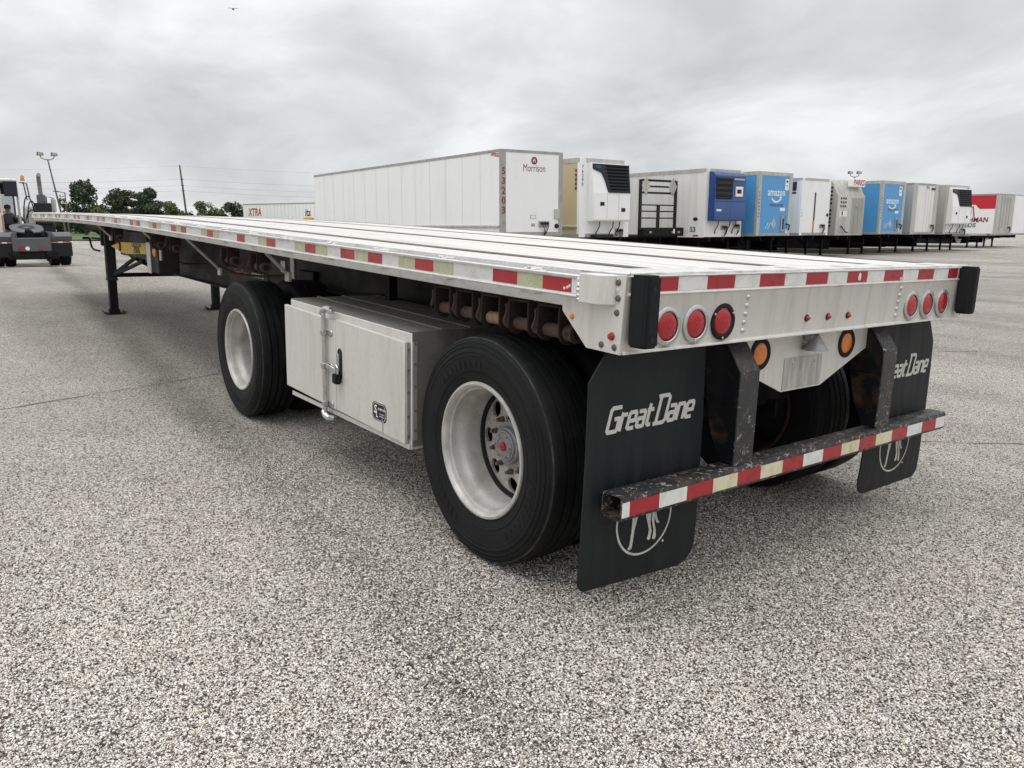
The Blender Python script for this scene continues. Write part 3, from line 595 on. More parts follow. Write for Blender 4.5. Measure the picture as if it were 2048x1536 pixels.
for x0, x1, mir in ((-.036, .615, 0), (1.90, 2.535, 1)):
    zb = .135
    def arc(cx0, cz0, r, a0, a1): return [(cx0 + r * math.cos(R(a)), cz0 + r * math.sin(R(a))) for a in np.linspace(a0, a1, 6)]
    if not mir: pts = [(x0 + .085, 1.046), (x0, .935)] + arc(x0 + .05, zb + .05, .05, 180, 270) + arc(x1 - .09, zb + .06, .09, 270, 360) + [(x1 - .03, 1.046)]
    else: pts = [(x0 + .03, 1.046)] + arc(x0 + .09, zb + .09, .09, 180, 270) + arc(x1 - .05, zb + .05, .05, 270, 360) + [(x1 - .03, .91), (x1 - .10, 1.046)]
    g = G(); g.prism(pts, 'y', FY, FY + .008); fme = g.mesh('mud_flap', 'flap', .0015); bm = bmesh.new(); bm.from_mesh(fme)
    for zc_ in np.arange(.15, 1.04, .03):
        bmesh.ops.bisect_plane(bm, geom=bm.verts[:] + bm.edges[:] + bm.faces[:], plane_co=(0, 0, zc_), plane_no=(0, 0, 1))
    for vtx in bm.verts: vtx.co.y += curl(vtx.co.z)
    bm.to_mesh(fme); bm.free(); fl = put(fme, 'mud_flap', ft)
    s = .0975
    put(logo_me, 'lettering', fl, TM(x0 + .083, FY - .0006, .742) @ REAR @ Matrix.Rotation(R(.6), 4, 'Z') @ Matrix.Diagonal((s, s, .05, 1)))
    ex = x0 + (.330 if not mir else .325)
    put(ring_e, 'emblem_ring', fl, TM(ex, FY - .0008, .372) @ REAR); put(dog_me, 'emblem_dog', fl, TM(ex - .005, FY - .0009, .372) @ REAR); put(dot_me, 'emblem_dot', fl, TM(ex + .118, FY - .0008 + curl(.248), .248) @ REAR)
# ---- frame
for xb_ in (.78, W - .78):
    zt = lambda y: zc(y) - .14
    ys = [.25, 2.0, 4.2, 5.2, 6.5, 8.3, 9.6, 10.6, 11.4, 13.2, 14.55]; zb_ = [.90, .86, .80, .755, .752, .763, .776, .85, .95, 1.16, 1.20]
    web = [(y, z) for y, z in zip(ys, zb_)] + [(y, zt(y)) for y in ys[::-1]]
    mb = G().prism(web, 'x', xb_ - .006, xb_ + .006).build('main_beam', 'frame_gray', ft)
    g = G()
    for k in range(len(ys) - 1):
        a, b_ = (ys[k], zb_[k]), (ys[k + 1], zb_[k + 1]); g.prism([(a[0], a[1] - .012), (b_[0], b_[1] - .012), (b_[0], b_[1]), (a[0], a[1])], 'x', xb_ - .065, xb_ + .065)
    g.build('bottom_flange', 'frame_gray', mb)
cm = G().box(.03, W - .03, -.03, .03, -.13, -.05).mesh('crossmember', 'frame_gray')
for i in range(30):
    y = .35 + i * .49; put(cm, 'crossmember', ft, TM(0, y, zc(y) - .002))
# outriggers / diagonal braces on the left side
for y, l in ((3.42, .15), (5.3, .27), (6.85, .13), (9.2, .14)):
    z = zc(y) - .14
    for sx in (1,):
        g = G(); g.tube([(.05, y, z - .0), (.05 + l, y, z - l)], .016, 4); br = g.build('diagonal_brace', 'alu_far', ft, .003)
        G().box(.05 + l - .012, .05 + l + .012, y - .035, y + .035, z - l - .045, z - l + .02).build('brace_foot', 'alu_far', br, .003)
# ---- winches under the left rail
wp = [(0, 0), (.095, 0), (.095, -.118), (.080, -.142), (.05, -.152), (.02, -.142), (0, -.118)]
win = []
g = G(); g.prism(wp, 'y', 0, .009); g.prism(wp, 'y', .126, .135); g.box(0, .095, .009, .126, -.009, 0); win.append((g.mesh('strap_winch', 'rust_dark', .0025), None))
g = G(); g.cyl((.048, .009, -.103), (.048, .126, -.103), .027, n=18); win.append((g.mesh('drum', 'rust', .001), 'drum'))
g = G(); g.cyl((.048, -.045, -.103), (.048, .0, -.103), .033, n=18); g.cyl((.048, -.05, -.103), (.048, -.0455, -.103), .038, n=18); win.append((g.mesh('winch_cap', 'rust', .002), 'winch_cap'))
g = G(); g.cyl((.048, -.052, -.103), (.048, -.0505, -.103), .021, n=16); g.cyl((.0135, -.026, -.103), (.0155, -.026, -.103), .010, n=12); win.append((g.mesh('cap_hole', 'ink'), 'cap_hole'))
g = G(); g.prism([(.0, -.02), (.012, -.04), (.006, -.075), (-.012, -.10), (-.016, -.09), (-.004, -.05), (-.008, -.025)], 'y', .136, .142); win.append((g.mesh('pawl', 'rust'), 'pawl'))
g = G(); g.box(.012, .083, -.06, .19, -.0005, .008); win.append((g.mesh('winch_track', 'rust_dark'), 'winch_track'))
wcount = 0
def winch(y, x=.052, gold=False):
    global wcount
    o = put(win[0][0], 'strap_winch', ft, TM(x, y, zc(y) - .149))
    for me_, nm in win[1:]:
        if nm == 'drum' and gold: me_ = me_.copy(); me_.materials[0] = MT['strap_tan']
        put(me_, nm, o)
pm('strap_tan', (.30, .22, .14), .8, 0, (.16, .10, .06), .5, 40, (1, 1, 1), 120, .003)
for i, y in enumerate((.392, .580, .772, .967, 1.148)): winch(y, gold=i == 2)
for y in (3.59, 4.22, 5.83, 6.39, 8.2): winch(y, .045)
# ---- wheels
RT = .505
tp = [(.300, .012), (.318, .004), (.36, -.006), (.41, -.010), (.428, -.0095), (.430, -.0115), (.435, -.0112), (.437, -.0075), (.450, -.0045), (.453, -.0068), (.457, -.0062), (.459, -.0010), (.469, .0015), (.471, -.0005), (.475, .0008), (.477, .0060), (.486, .0105), (.4885, .0095), (.4925, .0145), (.4965, .021), (.500, .030)]
for gx0 in (.072, .120, .168, .216): tp += [(.5035, gx0 - .006), (.491, gx0 - .0035), (.491, gx0 + .0035), (.5035, gx0 + .006)]
tp += [(.500, .262), (.490, .276), (.46, .296), (.41, .302), (.35, .297), (.31, .288), (.295, .275)]
tyre_me = G().lathe(tp, (0, 0, 0), 'x', 96).mesh('tyre', 'tyre', smooth=R(45))
g = G(); g.lathe([(.412, -.0112), (.409, -.0098)], (0, 0, 0), 'x', 96); g.lathe([(.345, -.0056), (.341, -.0036)], (0, 0, 0), 'x', 96)
for a in np.arange(0, 360, 6):
    if 40 < a < 95 or 160 < a < 235 or 290 < a < 330:
        r0, r1 = .368, .396; aa = [R(a), R(a + random.uniform(2.5, 4))]; x = -.0092
        g.add([(x, r0 * math.cos(aa[0]), r0 * math.sin(aa[0])), (x, r0 * math.cos(aa[1]), r0 * math.sin(aa[1])), (x - .0016, r1 * math.cos(aa[1]), r1 * math.sin(aa[1])), (x - .0016, r1 * math.cos(aa[0]), r1 * math.sin(aa[0]))], [(0, 1, 2, 3)])
side_me = g.mesh('sidewall_ribs', 'rubber')
pm('scuff', (.050, .049, .047), .8, 0, (.012, .012, .0125), .75, 22)
scuff_me = G().lathe([(.4872, .0096), (.4890, .0086), (.4932, .0138)], (0, 0, 0), 'x', 96).mesh('shoulder_scuff', 'scuff')
rim_prof = [(.286, .030), (.301, .016), (.303, .008), (.299, .001), (.290, .000), (.284, .006), (.2785, .010), (.2765, .030), (.2675, .034), (.2655, .052), (.2635, .080), (.2545, .090), (.251, .125), (.252, .192), (.2505, .212), (.246, .216)]
rim_me = G().lathe(rim_prof, (0, 0, 0), 'x', 80).mesh('wheel', 'wheel_paint', smooth=R(50))
# disc with real hand holes
g = G(); NH = 8; n_ = 24; xd = .186
for h in range(NH):
    th = 2 * math.pi * h / NH; rh, r0, r1, rad = .192, .095, .246, .0365; cy, cz = rh * math.cos(th), rh * math.sin(th); inn = []; outp = []; inn2 = []
    for k in range(n_):
        a = th + 2 * math.pi * k / n_; dx_, dz_ = math.cos(a), math.sin(a); inn.append((cy + rad * dx_, cz + rad * dz_)); lo, hi = 0, .3
        for _ in range(26):
            mdl = (lo + hi) / 2; yy, z2 = cy + mdl * dx_, cz + mdl * dz_; rr = math.hypot(yy, z2); da = (math.atan2(z2, yy) - th + math.pi) % (2 * math.pi) - math.pi
            if r0 < rr < r1 and abs(da) < math.pi / NH: lo = mdl
            else: hi = mdl
        outp.append((cy + lo * dx_, cz + lo * dz_))
    dep = lambda p: xd + .016 * max(0, (math.hypot(*p) - .14) / .1)
    vs = [(dep(p), *p) for p in inn] + [(dep(p), *p) for p in outp] + [(dep(p) + .014, *p) for p in inn]
    g.add(vs, [(k, (k + 1) % n_, n_ + (k + 1) % n_, n_ + k) for k in range(n_)] + [(k, 2 * n_ + k, 2 * n_ + (k + 1) % n_, (k + 1) % n_) for k in range(n_)])
disc_me = g.mesh('wheel_disc', 'wheel_disc', smooth=R(40))
junction_me = G().lathe([(.2515, .186), (.2490, .190), (.2470, .2005), (.2380, .2012), (.2330, .2000)], (0, 0, 0), 'x', 72).mesh('junction_ring', 'ink')  # black ring where the barrel meets the disc
drum_me = G().lathe([(.0001, .26), (.235, .26), (.235, .42), (.1, .43)], (0, 0, 0), 'x', 40).mesh('brake_drum', 'ink')
hub_me = G().lathe([(.108, .194), (.106, .172), (.088, .168), (.082, .150), (.072, .146), (.070, .138), (.062, .136), (.060, .132), (.040, .130), (.038, .134), (.0001, .134)], (0, 0, 0), 'x', 36).mesh('hub', 'hub')
plug_me = G().lathe([(.0001, .122), (.014, .1225), (.020, .126), (.021, .134)], (0, 0, 0), 'x', 24).mesh('hub_plug', 'lens_red')
capb = G()
for k in range(6): a = k * math.pi / 3; capb.cyl((.129, .052 * math.cos(a), .052 * math.sin(a)), (.137, .052 * math.cos(a), .052 * math.sin(a)), .005, n=6)
capb_me = capb.mesh('hub_bolts', 'bolt')
g = G(); g.cyl((.168, 0, 0), (.190, 0, 0), .0145, n=6); g.cyl((.150, 0, 0), (.169, 0, 0), .009, n=10); nut_me = g.mesh('lug_nut', 'bolt', .0015)
def wheel(x, y, flip=False, detail=True, rot=0):
    M_ = TM(x, y, RT) @ (Matrix.Rotation(math.pi, 4, 'Z') if flip else Matrix()) @ Matrix.Rotation(rot, 4, 'X')
    o = put(rim_me, 'wheel', ft, M_); put(tyre_me, 'tyre', o)
    put(disc_me, 'wheel_disc', o); put(junction_me, 'junction_ring', o)
    if detail:
        put(side_me, 'sidewall_ribs', o); put(scuff_me, 'shoulder_scuff', o); put(hub_me, 'hub', o); put(plug_me, 'hub_plug', o); put(capb_me, 'hub_bolts', o); put(drum_me, 'brake_drum', o)
        for k in range(10):
            a = 2 * math.pi * (k + .5) / 10; put(nut_me, 'lug_nut', o, TM(0, .126 * math.cos(a), .126 * math.sin(a)))
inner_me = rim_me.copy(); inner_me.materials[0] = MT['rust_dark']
YR, YFR = .8436, 3.9594
for k, y in enumerate((YR, YFR)):
    wheel(.009, y, rot=R(0 + 60 * k)); 
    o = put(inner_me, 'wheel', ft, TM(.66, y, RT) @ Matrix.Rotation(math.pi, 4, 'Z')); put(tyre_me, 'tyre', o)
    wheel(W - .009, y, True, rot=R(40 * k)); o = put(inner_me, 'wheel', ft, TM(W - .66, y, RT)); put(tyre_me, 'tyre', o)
    ax = G().cyl((.3, y, RT), (W - .3, y, RT), .065, n=20).build('axle', 'frame_black', ft)
    for sx in (-1, 1):
        xc_ = W / 2 + sx * .49
        G().prism([(y + .25, 1.05), (y + .55, 1.05), (y + .5, .62), (y + .38, .56), (y + .28, .62)], 'x', xc_ - .05, xc_ + .05).build('suspension_hanger', 'frame_black', ft, .006)
        G().prism([(y + .45, .60), (y + .45, .68), (y - .1, .60), (y - .32, .60), (y - .32, .50), (y, .48)], 'x', xc_ - .04, xc_ + .04).build('trailing_arm', 'frame_black', ft, .006)
        G().lathe([(.11, .60), (.125, .64), (.115, .70), (.125, .76), (.115, .82), (.125, .87), (.10, .90)], (xc_, y - .22, 0), 'z', 24).build('air_spring', 'rubber', ft)
        xq = W / 2 + sx * .30; G().cyl((xq, y - .12, .62), (xq, y - .32, .66), .075, n=20).build('brake_chamber', 'frame_black', ft, .004)
# ---- tool box between the axles
def tz(y): return .018 * (y - 2.17)
tb = G().prism([(1.40, .385 + tz(1.4)), (2.885, .40 + tz(2.9)), (2.885, .965 + tz(2.9)), (1.40, .962 + tz(1.4))], 'x', .0, .60).build('toolbox', 'box_alu', ft, .004)
G().prism([(1.402, .9645 + tz(1.4)), (2.883, .9675 + tz(2.9)), (2.883, .9715 + tz(2.9)), (1.402, .9685 + tz(1.4))], 'x', .003, .60).build('lid', 'box_alu_shaded', tb)
pm('end_shade', (.17, .163, .145), .7, 0, (.26, .25, .225), .4, 6, (2, 2, .7))  # darker aluminium: shade from tyre and deck painted onto the box end
G().prism([(.004, .40 + tz(1.4)), (.56, .40 + tz(1.4)), (.594, .45), (.594, .955), (.004, .955)], 'y', 1.3975, 1.3992).build('end_shade_panel', 'end_shade', tb)
for x in (.17, .34): G().prism([(1.402, .9675 + tz(1.4)), (2.883, .9705 + tz(2.9)), (2.883, .9785 + tz(2.9)), (1.402, .9755 + tz(1.4))], 'x', x, x + .016).build('lid_ridge', 'box_alu_shaded', tb, .003)
for y0, y1 in ((2.197, 2.925), (1.425, 2.190)):
    d_ = G().prism([(y0, .412 + tz(y0)), (y1, .415 + tz(y1)), (y1, .930 + tz(y1)), (y0, .918 + tz(y0))], 'x', -.026, -.0015).build('door', 'box_alu', tb, .003)
G().box(-.010, -.0005, 1.405, 2.88, .372, .398).build('bottom_lip', 'box_alu', tb, .002)
for x0, x1, y0, y1 in ((-.020, -.004, 1.4095, 1.4235), (.004, .030, 1.393, 1.3995)): G().box(x0, x1, y0, y1, .42, .905).build('hinge', 'trim_gray', tb, .001)
hb = G().lathe([(.0001, -.006), (.005, -.0045), (.0065, 0)], (0, 0, 0), 'y', 10).mesh('hinge_bolt', 'bolt')
for z in (.44, .54, .66, .77, .87): put(hb, 'hinge_bolt', tb, TM(-.012, 1.409, z)); put(hb, 'hinge_bolt', tb, TM(.017, 1.393, z + .03))
# locking rod
rod = G().tube([(-.046, 2.30, .36), (-.046, 2.30, .97)], .0125, 10).build('lock_rod', 'steel', tb)
for z in (.435, .655, .845):
    G().prism([(2.345, z - .018), (2.235, z - .018), (2.222, z), (2.235, z + .018), (2.345, z + .018)], 'x', -.033, -.0268).box(-.062, -.034, 2.283, 2.317, z - .016, z + .016).build('rod_bracket', 'steel', rod, .003)
for z, s in ((.365, -1), (.972, 1)):
    g = G(); g.tube([(-.046, 2.325, z - s * .02), (-.046, 2.30, z), (-.04, 2.27, z + s * .012), (-.03, 2.24, z + s * .008)], [.016, .02, .018, .014], 8); g.build('rod_cam', 'steel', rod)
    G().box(-.052, -.0268, 2.19, 2.25, z - .012, z + .012).build('cam_keeper', 'steel', rod, .004)
G().prism([(2.30, .648), (2.16, .636), (2.16, .662), (2.30, .676)], 'x', -.052, -.042).build('hasp', 'steel', rod, .002)
# recess with handle and padlock
def stad(cy0, z0, z1, r, n=8): return [(cy0 + r * math.cos(a), z1 - r + r * math.sin(a)) for a in np.linspace(0, math.pi, n)] + [(cy0 + r * math.cos(a), z0 + r + r * math.sin(a)) for a in np.linspace(math.pi, 2 * math.pi, n)]
ht = G().prism(stad(2.135, .60, .775, .027), 'x', -.0295, -.0268).build('handle_recess', 'ink', tb)
G().prism(stad(2.143, .64, .745, .014), 'x', -.040, -.0300).build('handle', 'steel', ht, .002)
G().tube([(-.05, 2.150, .63), (-.05, 2.150, .67), (-.05, 2.135, .682), (-.05, 2.120, .67), (-.05, 2.120, .63)], .005, 8).build('shackle', 'steel', ht)
G().box(-.066, -.034, 2.108, 2.162, .578, .634).build('padlock', 'frame_black', ht, .005, seg=2)
# maker's plate on the tool box
yb, zb2, cw, ch = 1.68, .508, .075, .047
def octo(k): return [(yb + sx * (cw * k - c1_), zb2 + sz * (ch * k - c2_)) for sx, sz, c1_, c2_ in ((1, -1, .018, 0), (1, -1, 0, .018), (1, 1, 0, .018), (1, 1, .018, 0), (-1, 1, .018, 0), (-1, 1, 0, .018), (-1, -1, 0, .018), (-1, -1, .018, 0))]
pl = G().prism(octo(1), 'x', -.0280, -.0264).build('maker_plate', 'ink', tb)
g = G(); q = octo(.90); g.stroke(q, .0022, True); put(g.mesh('plate_border', 'print_white', smooth=0), 'plate_border', pl, Matrix(((0, 0, -1, -.0285), (1, 0, 0, 0), (0, 1, 0, 0), (0, 0, 0, 1))))
text('lettering', 'S', .062, 'print_white', pl, TM(-.0284, yb + .042, zb2 + .008) @ LEFT, .0012, .15, .0002); text('lettering', 'L', .045, 'print_white', pl, TM(-.0286, yb + .024, zb2 - .016) @ LEFT, .001, .1, .0002)
text('lettering', 'STURDY-LITE', .0155, 'print_white', pl, TM(-.0284, yb - .028, zb2 + .016) @ LEFT, .0004, 0, .0002, sx=.88)
for k_ in range(2): G().box(-.0284, -.0281, yb - .058, yb - .0, zb2 - .010 - k_ * .013, zb2 - .006 - k_ * .013).build('small_print', 'flap_white', pl, smooth=0)
G().prism([(1.652, .50), (1.646, .50), (1.640, .45), (1.641, .405), (1.645, .405), (1.646, .45)], 'x', -.0290, -.0262).build('scratch', 'trim_gray', tb, smooth=0)
for y in (1.7, 2.6): G().box(.52, .58, y - .03, y + .03, .975, zc(y) - .14).build('toolbox_hanger', 'frame_black', ft, .004)
# ---- landing gear
for s in (-1, 1):
    x = W / 2 + s * .7462; y = 11.07
    lg = G().box(x - .065, x + .065, y - .065, y + .065, .50, zc(y) - .14).box(x - .072, x + .072, y - .072, y + .072, .50, .53).build('landing_leg', 'frame_gray', ft, .006)
    G().box(x - .055, x + .055, y - .055, y + .055, .06, .51).build('inner_leg', 'frame_black', lg, .004)
    g = G(); g.prism([(x - .15, .045), (x - .11, .012), (x + .11, .012), (x + .15, .045), (x + .15, .037), (x + .11, .002), (x - .11, .002), (x - .15, .037)], 'y', y - .14, y + .14); g.box(x - .07, x + .07, y - .06, y + .06, .0125, .075); g.build('foot', 'frame_black', lg, .002)
    G().box(x - .09, x + .09, y + .066, y + .17, 1.00, 1.27).build('gear_box', 'frame_black', lg, .015)
    for yy, zz_ in ((y - .75, .88), (y - 1.15, .84)):
        g = G(); g.tube([(x, y - .05, .57), (x - s * .2, yy, zz_)], .028, 4); g.build('leg_brace', 'frame_black', lg)
G().tube([(W / 2 - .7, 11.07, .575), (W / 2 + .7, 11.07, .575)], .032, 10).build('cross_tube', 'frame_black', ft)
cr = G().tube([(.45, 11.2, 1.10), (.36, 11.45, 1.105), (.34, 11.55, 1.10), (.33, 11.35, .97), (.335, 11.2, .94), (.36, 10.95, .935)], .014, 8).build('crank_handle', 'frame_black', ft)
G().tube([(.34, 11.56, 1.10), (.25, 11.57, 1.10)], .018, 8).build('grip', 'frame_black', cr)
# caution sign, lamp and control boxes by the landing gear
cs = G().prism([(10.55, 1.022), (9.98, 1.092), (9.6, 1.103), (8.5, 1.126), (8.5, .998), (9.6, .952), (9.95, .965)], 'x', .440, .446).build('caution_sign', 'sign_yellow', ft)
text('lettering', 'CAUTION\nWIDE\nTURNS', .062, 'ink', cs, TM(.4385, 9.0, 1.045) @ Matrix.Rotation(R(-1.2), 4, 'X') @ LEFT, .002, 0, .0003, sx=1.9, lh=.66)
lo = G().lathe([(.062, 0), (.062, -.012), (.05, -.02)], (.439, 9.96, 1.035), 'x', 24).build('side_lamp', 'rust', ft); G().lathe([(.0001, -.035), (.03, -.03), (.048, -.018)], (.439, 9.96, 1.035), 'x', 24).build('lens', 'lens_amber', lo)
G().box(.447, .50, 8.5, 9.98, .93, 1.25).build('sign_bracket', 'frame_gray', ft, .004)
cb = G().box(.28, .5, 7.28, 7.72, .84, 1.16).build('control_box', 'frame_gray', ft, .01); G().box(.265, .2795, 7.56, 7.72, .83, 1.17).build('box_door', 'alu_far', cb, .004)
G().lathe([(.05, 0), (.05, -.015), (.02, -.03), (.0001, -.032)], (.279, 7.36, 1.07), 'x', 20).build('side_lamp', 'lens_amber', cb)
G().box(.24, .26, 7.0, 7.05, 1.0, 1.25).build('hanger_strap', 'alu_far', ft, .003)
dc = G().box(.7695, .7725, 5.35, 6.35, .885, .965).build('model_decal', 'ink', ft, smooth=0)
text('lettering', 'GreatDane', .085, 'label_red', dc, TM(.7690, 6.10, .924) @ LEFT, .001, .25, .0003); text('lettering', 'FREEDOM SE', .06, 'print_white', dc, TM(.7690, 5.62, .922) @ LEFT, .0005, 0, .0003, sx=.95)
G().box(.7600, .7730, 4.9, 5.0, 1.0, 1.1).build('data_plate', 'alu_far', ft); G().box(.7600, .7730, 4.7, 4.78, .88, 1.16).build('data_plate', 'alu_far', ft)
g = G(); g.tube([(.62, .4 + i * .6, .96 + .03 * math.sin(i * 2)) for i in range(18)], .012, 6); g.build('air_line', 'rubber', ft)
#BG
# ================================================================ PARKED TRAILERS IN A ROW, noses towards the yard
def at(u, v, Yp):
    r = FV * 1564.131 + RV * (u - 1024) + UV * (768 - v); k = (Yp - CAM.y) / r.y; return CAM.x + r.x * k, CAM.z + r.z * k
low_tyre = G().lathe([(.27, 0), (.30, -.01), (.42, -.015), (.48, .0), (.50, .03), (.50, .25), (.48, .28), (.3, .28)], (0, 0, 0), 'x', 32).mesh('tyre', 'tyre')
low_rim = G().lathe([(.28, .01), (.29, .0), (.27, .02), (.25, .1), (.24, .19), (.10, .19), (.09, .08), (.0001, .07)], (0, 0, 0), 'x', 28).mesh('wheel', 'wheel_paint')
leg_me = G().box(-.065, .065, -.065, .065, .45, 1.15).box(-.052, .052, -.052, .052, .06, .46).mesh('landing_leg', 'frame_black', .004)
foot_me = G().box(-.14, .14, -.13, .13, .0, .02).box(-.06, .06, -.05, .05, .02, .08).mesh('foot', 'frame_black')
def chassis(root, w, L, legy=2.2, zf=1.15, wheels=True):
    for s in (-1, 1):
        lo_ = put(leg_me, 'landing_leg', root, TM(s * (w / 2 - .55), legy, 0)); put(foot_me, 'foot', lo_)
        G().tube([(s * (w / 2 - .55), legy, .55), (s * (w / 2 - .55), legy + .8, zf - .05)], .03, 4).build('leg_brace', 'frame_black', root)
        G().box(s * .5 - .05, s * .5 + .05, .3, L - .5, zf - .22, zf - .0).build('frame_beam', 'frame_black', root)
        if wheels:
            for yy in (L - 3.3, L - 2.05):
                M_ = TM(s * (w / 2 - .01), yy, .5) @ (Matrix() if s < 0 else Matrix.Rotation(math.pi, 4, 'Z')); o = put(low_rim, 'wheel', root, M_); put(low_tyre, 'tyre', o)
                o = put(low_rim, 'wheel', root, TM(s * (w / 2 - .64), yy, .5)@ (Matrix() if s > 0 else Matrix.Rotation(math.pi, 4, 'Z'))); put(low_tyre, 'tyre', o)
    G().tube([(-w / 2 + .55, legy, .6), (w / 2 - .55, legy, .6)], .035, 6).build('cross_tube', 'frame_black', root)
    for yy in (L - 3.3, L - 2.05): G().cyl((-w / 2 + .2, yy, .5), (w / 2 - .2, yy, .5), .06, n=10).build('axle', 'frame_black', root)
def van(name, label, x, y, w, L, ztop, zbot, side, nose, npanel=12, rail='trim_gray', post='trim_gray', post_w=.10, seam='trim_gray', legy=2.0, cat='trailer', brail='trim_gray', topw=.09, shade_skirts=True):
    g0 = gz(x + w / 2, y + 1); root = thing(name, label, cat, (x + w / 2, y, g0), 0, 'trailers parked in the row'); h = w / 2; zt, zb_ = ztop - g0, zbot - g0
    G().box(-h, h, .0, L, zb_, zt - .02).build('body', side, root, .01)
    G().box(-h + .02, h - .02, .03, L, zt - .02, zt + .0).build('roof', 'white_dull', root)
    G().box(-h + post_w, h - post_w, -.012, -.0005, zb_ + .13, zt - topw).build('nose_panel', nose, root)
    for s in (-1, 1):
        xs = sorted((s * h, s * (h + .014)))
        G().box(xs[0], xs[1], 0, L, zt - topw, zt).build('top_rail', rail, root); G().box(xs[0], xs[1], 0, L, zb_ - .02, zb_ + .12).build('bottom_rail', brail, root)
        G().box(*sorted((s * (h + .012), s * (h - post_w))), -.018, .004, zb_, zt - .003).build('corner_post', post, root, .004)
        G().box(*sorted((s * (h + .0005), s * (h + .0135))), .0, .11, zb_ + .12, zt - topw).build('corner_post', post, root)
    G().box(-h + post_w, h - post_w, -.02, -.001, zt - topw, zt).build('nose_rail', rail, root); G().box(-h + post_w, h - post_w, -.02, -.001, zb_, zb_ + .13).build('nose_sill', brail, root)
    if npanel:
        sm = G().box(-.006, 0, -.012, .012, zb_ + .12, zt - topw).mesh('panel_seam', seam)
        for i in range(1, npanel): put(sm, 'panel_seam', root, TM(-h, .11 + (L - .2) * i / npanel, 0))
    chassis(root, w, L, legy, zb_)
    if shade_skirts: G().box(-h + .03, -h + .06, 2.9, L - 3.9, .28, zb_ - .02).build('shade_skirt', 'frame_black', root, .01); G().box(h - .06, h - .03, 2.9, L - 3.9, .28, zb_ - .02).build('shade_skirt', 'frame_black', root, .01)  # added panels, coloured black for the shade under the trailer
    return root, h, zb_, zt, g0
def loc(root, u, v, Yp):
    x, z = at(u, v, Yp); return x - root.location.x, z - root.location.z
def sq(root, name, u0, v0, u1, v1, Yp, mat, d=.03, parent=None, bev=.003, off=.012):
    x0, z1 = loc(root, u0, v0, Yp); x1, z0 = loc(root, u1, v1, Yp)
    return G().box(min(x0, x1), max(x0, x1), -off - d, -off - .0005, min(z0, z1), max(z0, z1)).build(name, mat, parent or root, bev)
def glad(root, u, v, Yp):
    """air and electric couplings with their hanging cables"""
    x, z = loc(root, u, v, Yp); b_ = G().box(x - .22, x + .22, -.05, -.013, z - .10, z + .10).build('coupling_box', 'trim_gray', root, .01)
    for dx in (-.12, 0, .12):
        G().cyl((x + dx, -.10, z + .02), (x + dx, -.051, z + .02), .045, n=12).build('coupling', 'ink', b_)
        G().tube([(x + dx, -.10, z + .01), (x + dx * .7, -.16, z - .12), (x + dx * .3, -.12, z - .28), (x, -.04, z - .40)], .014, 6).build('cable', 'ink', b_)
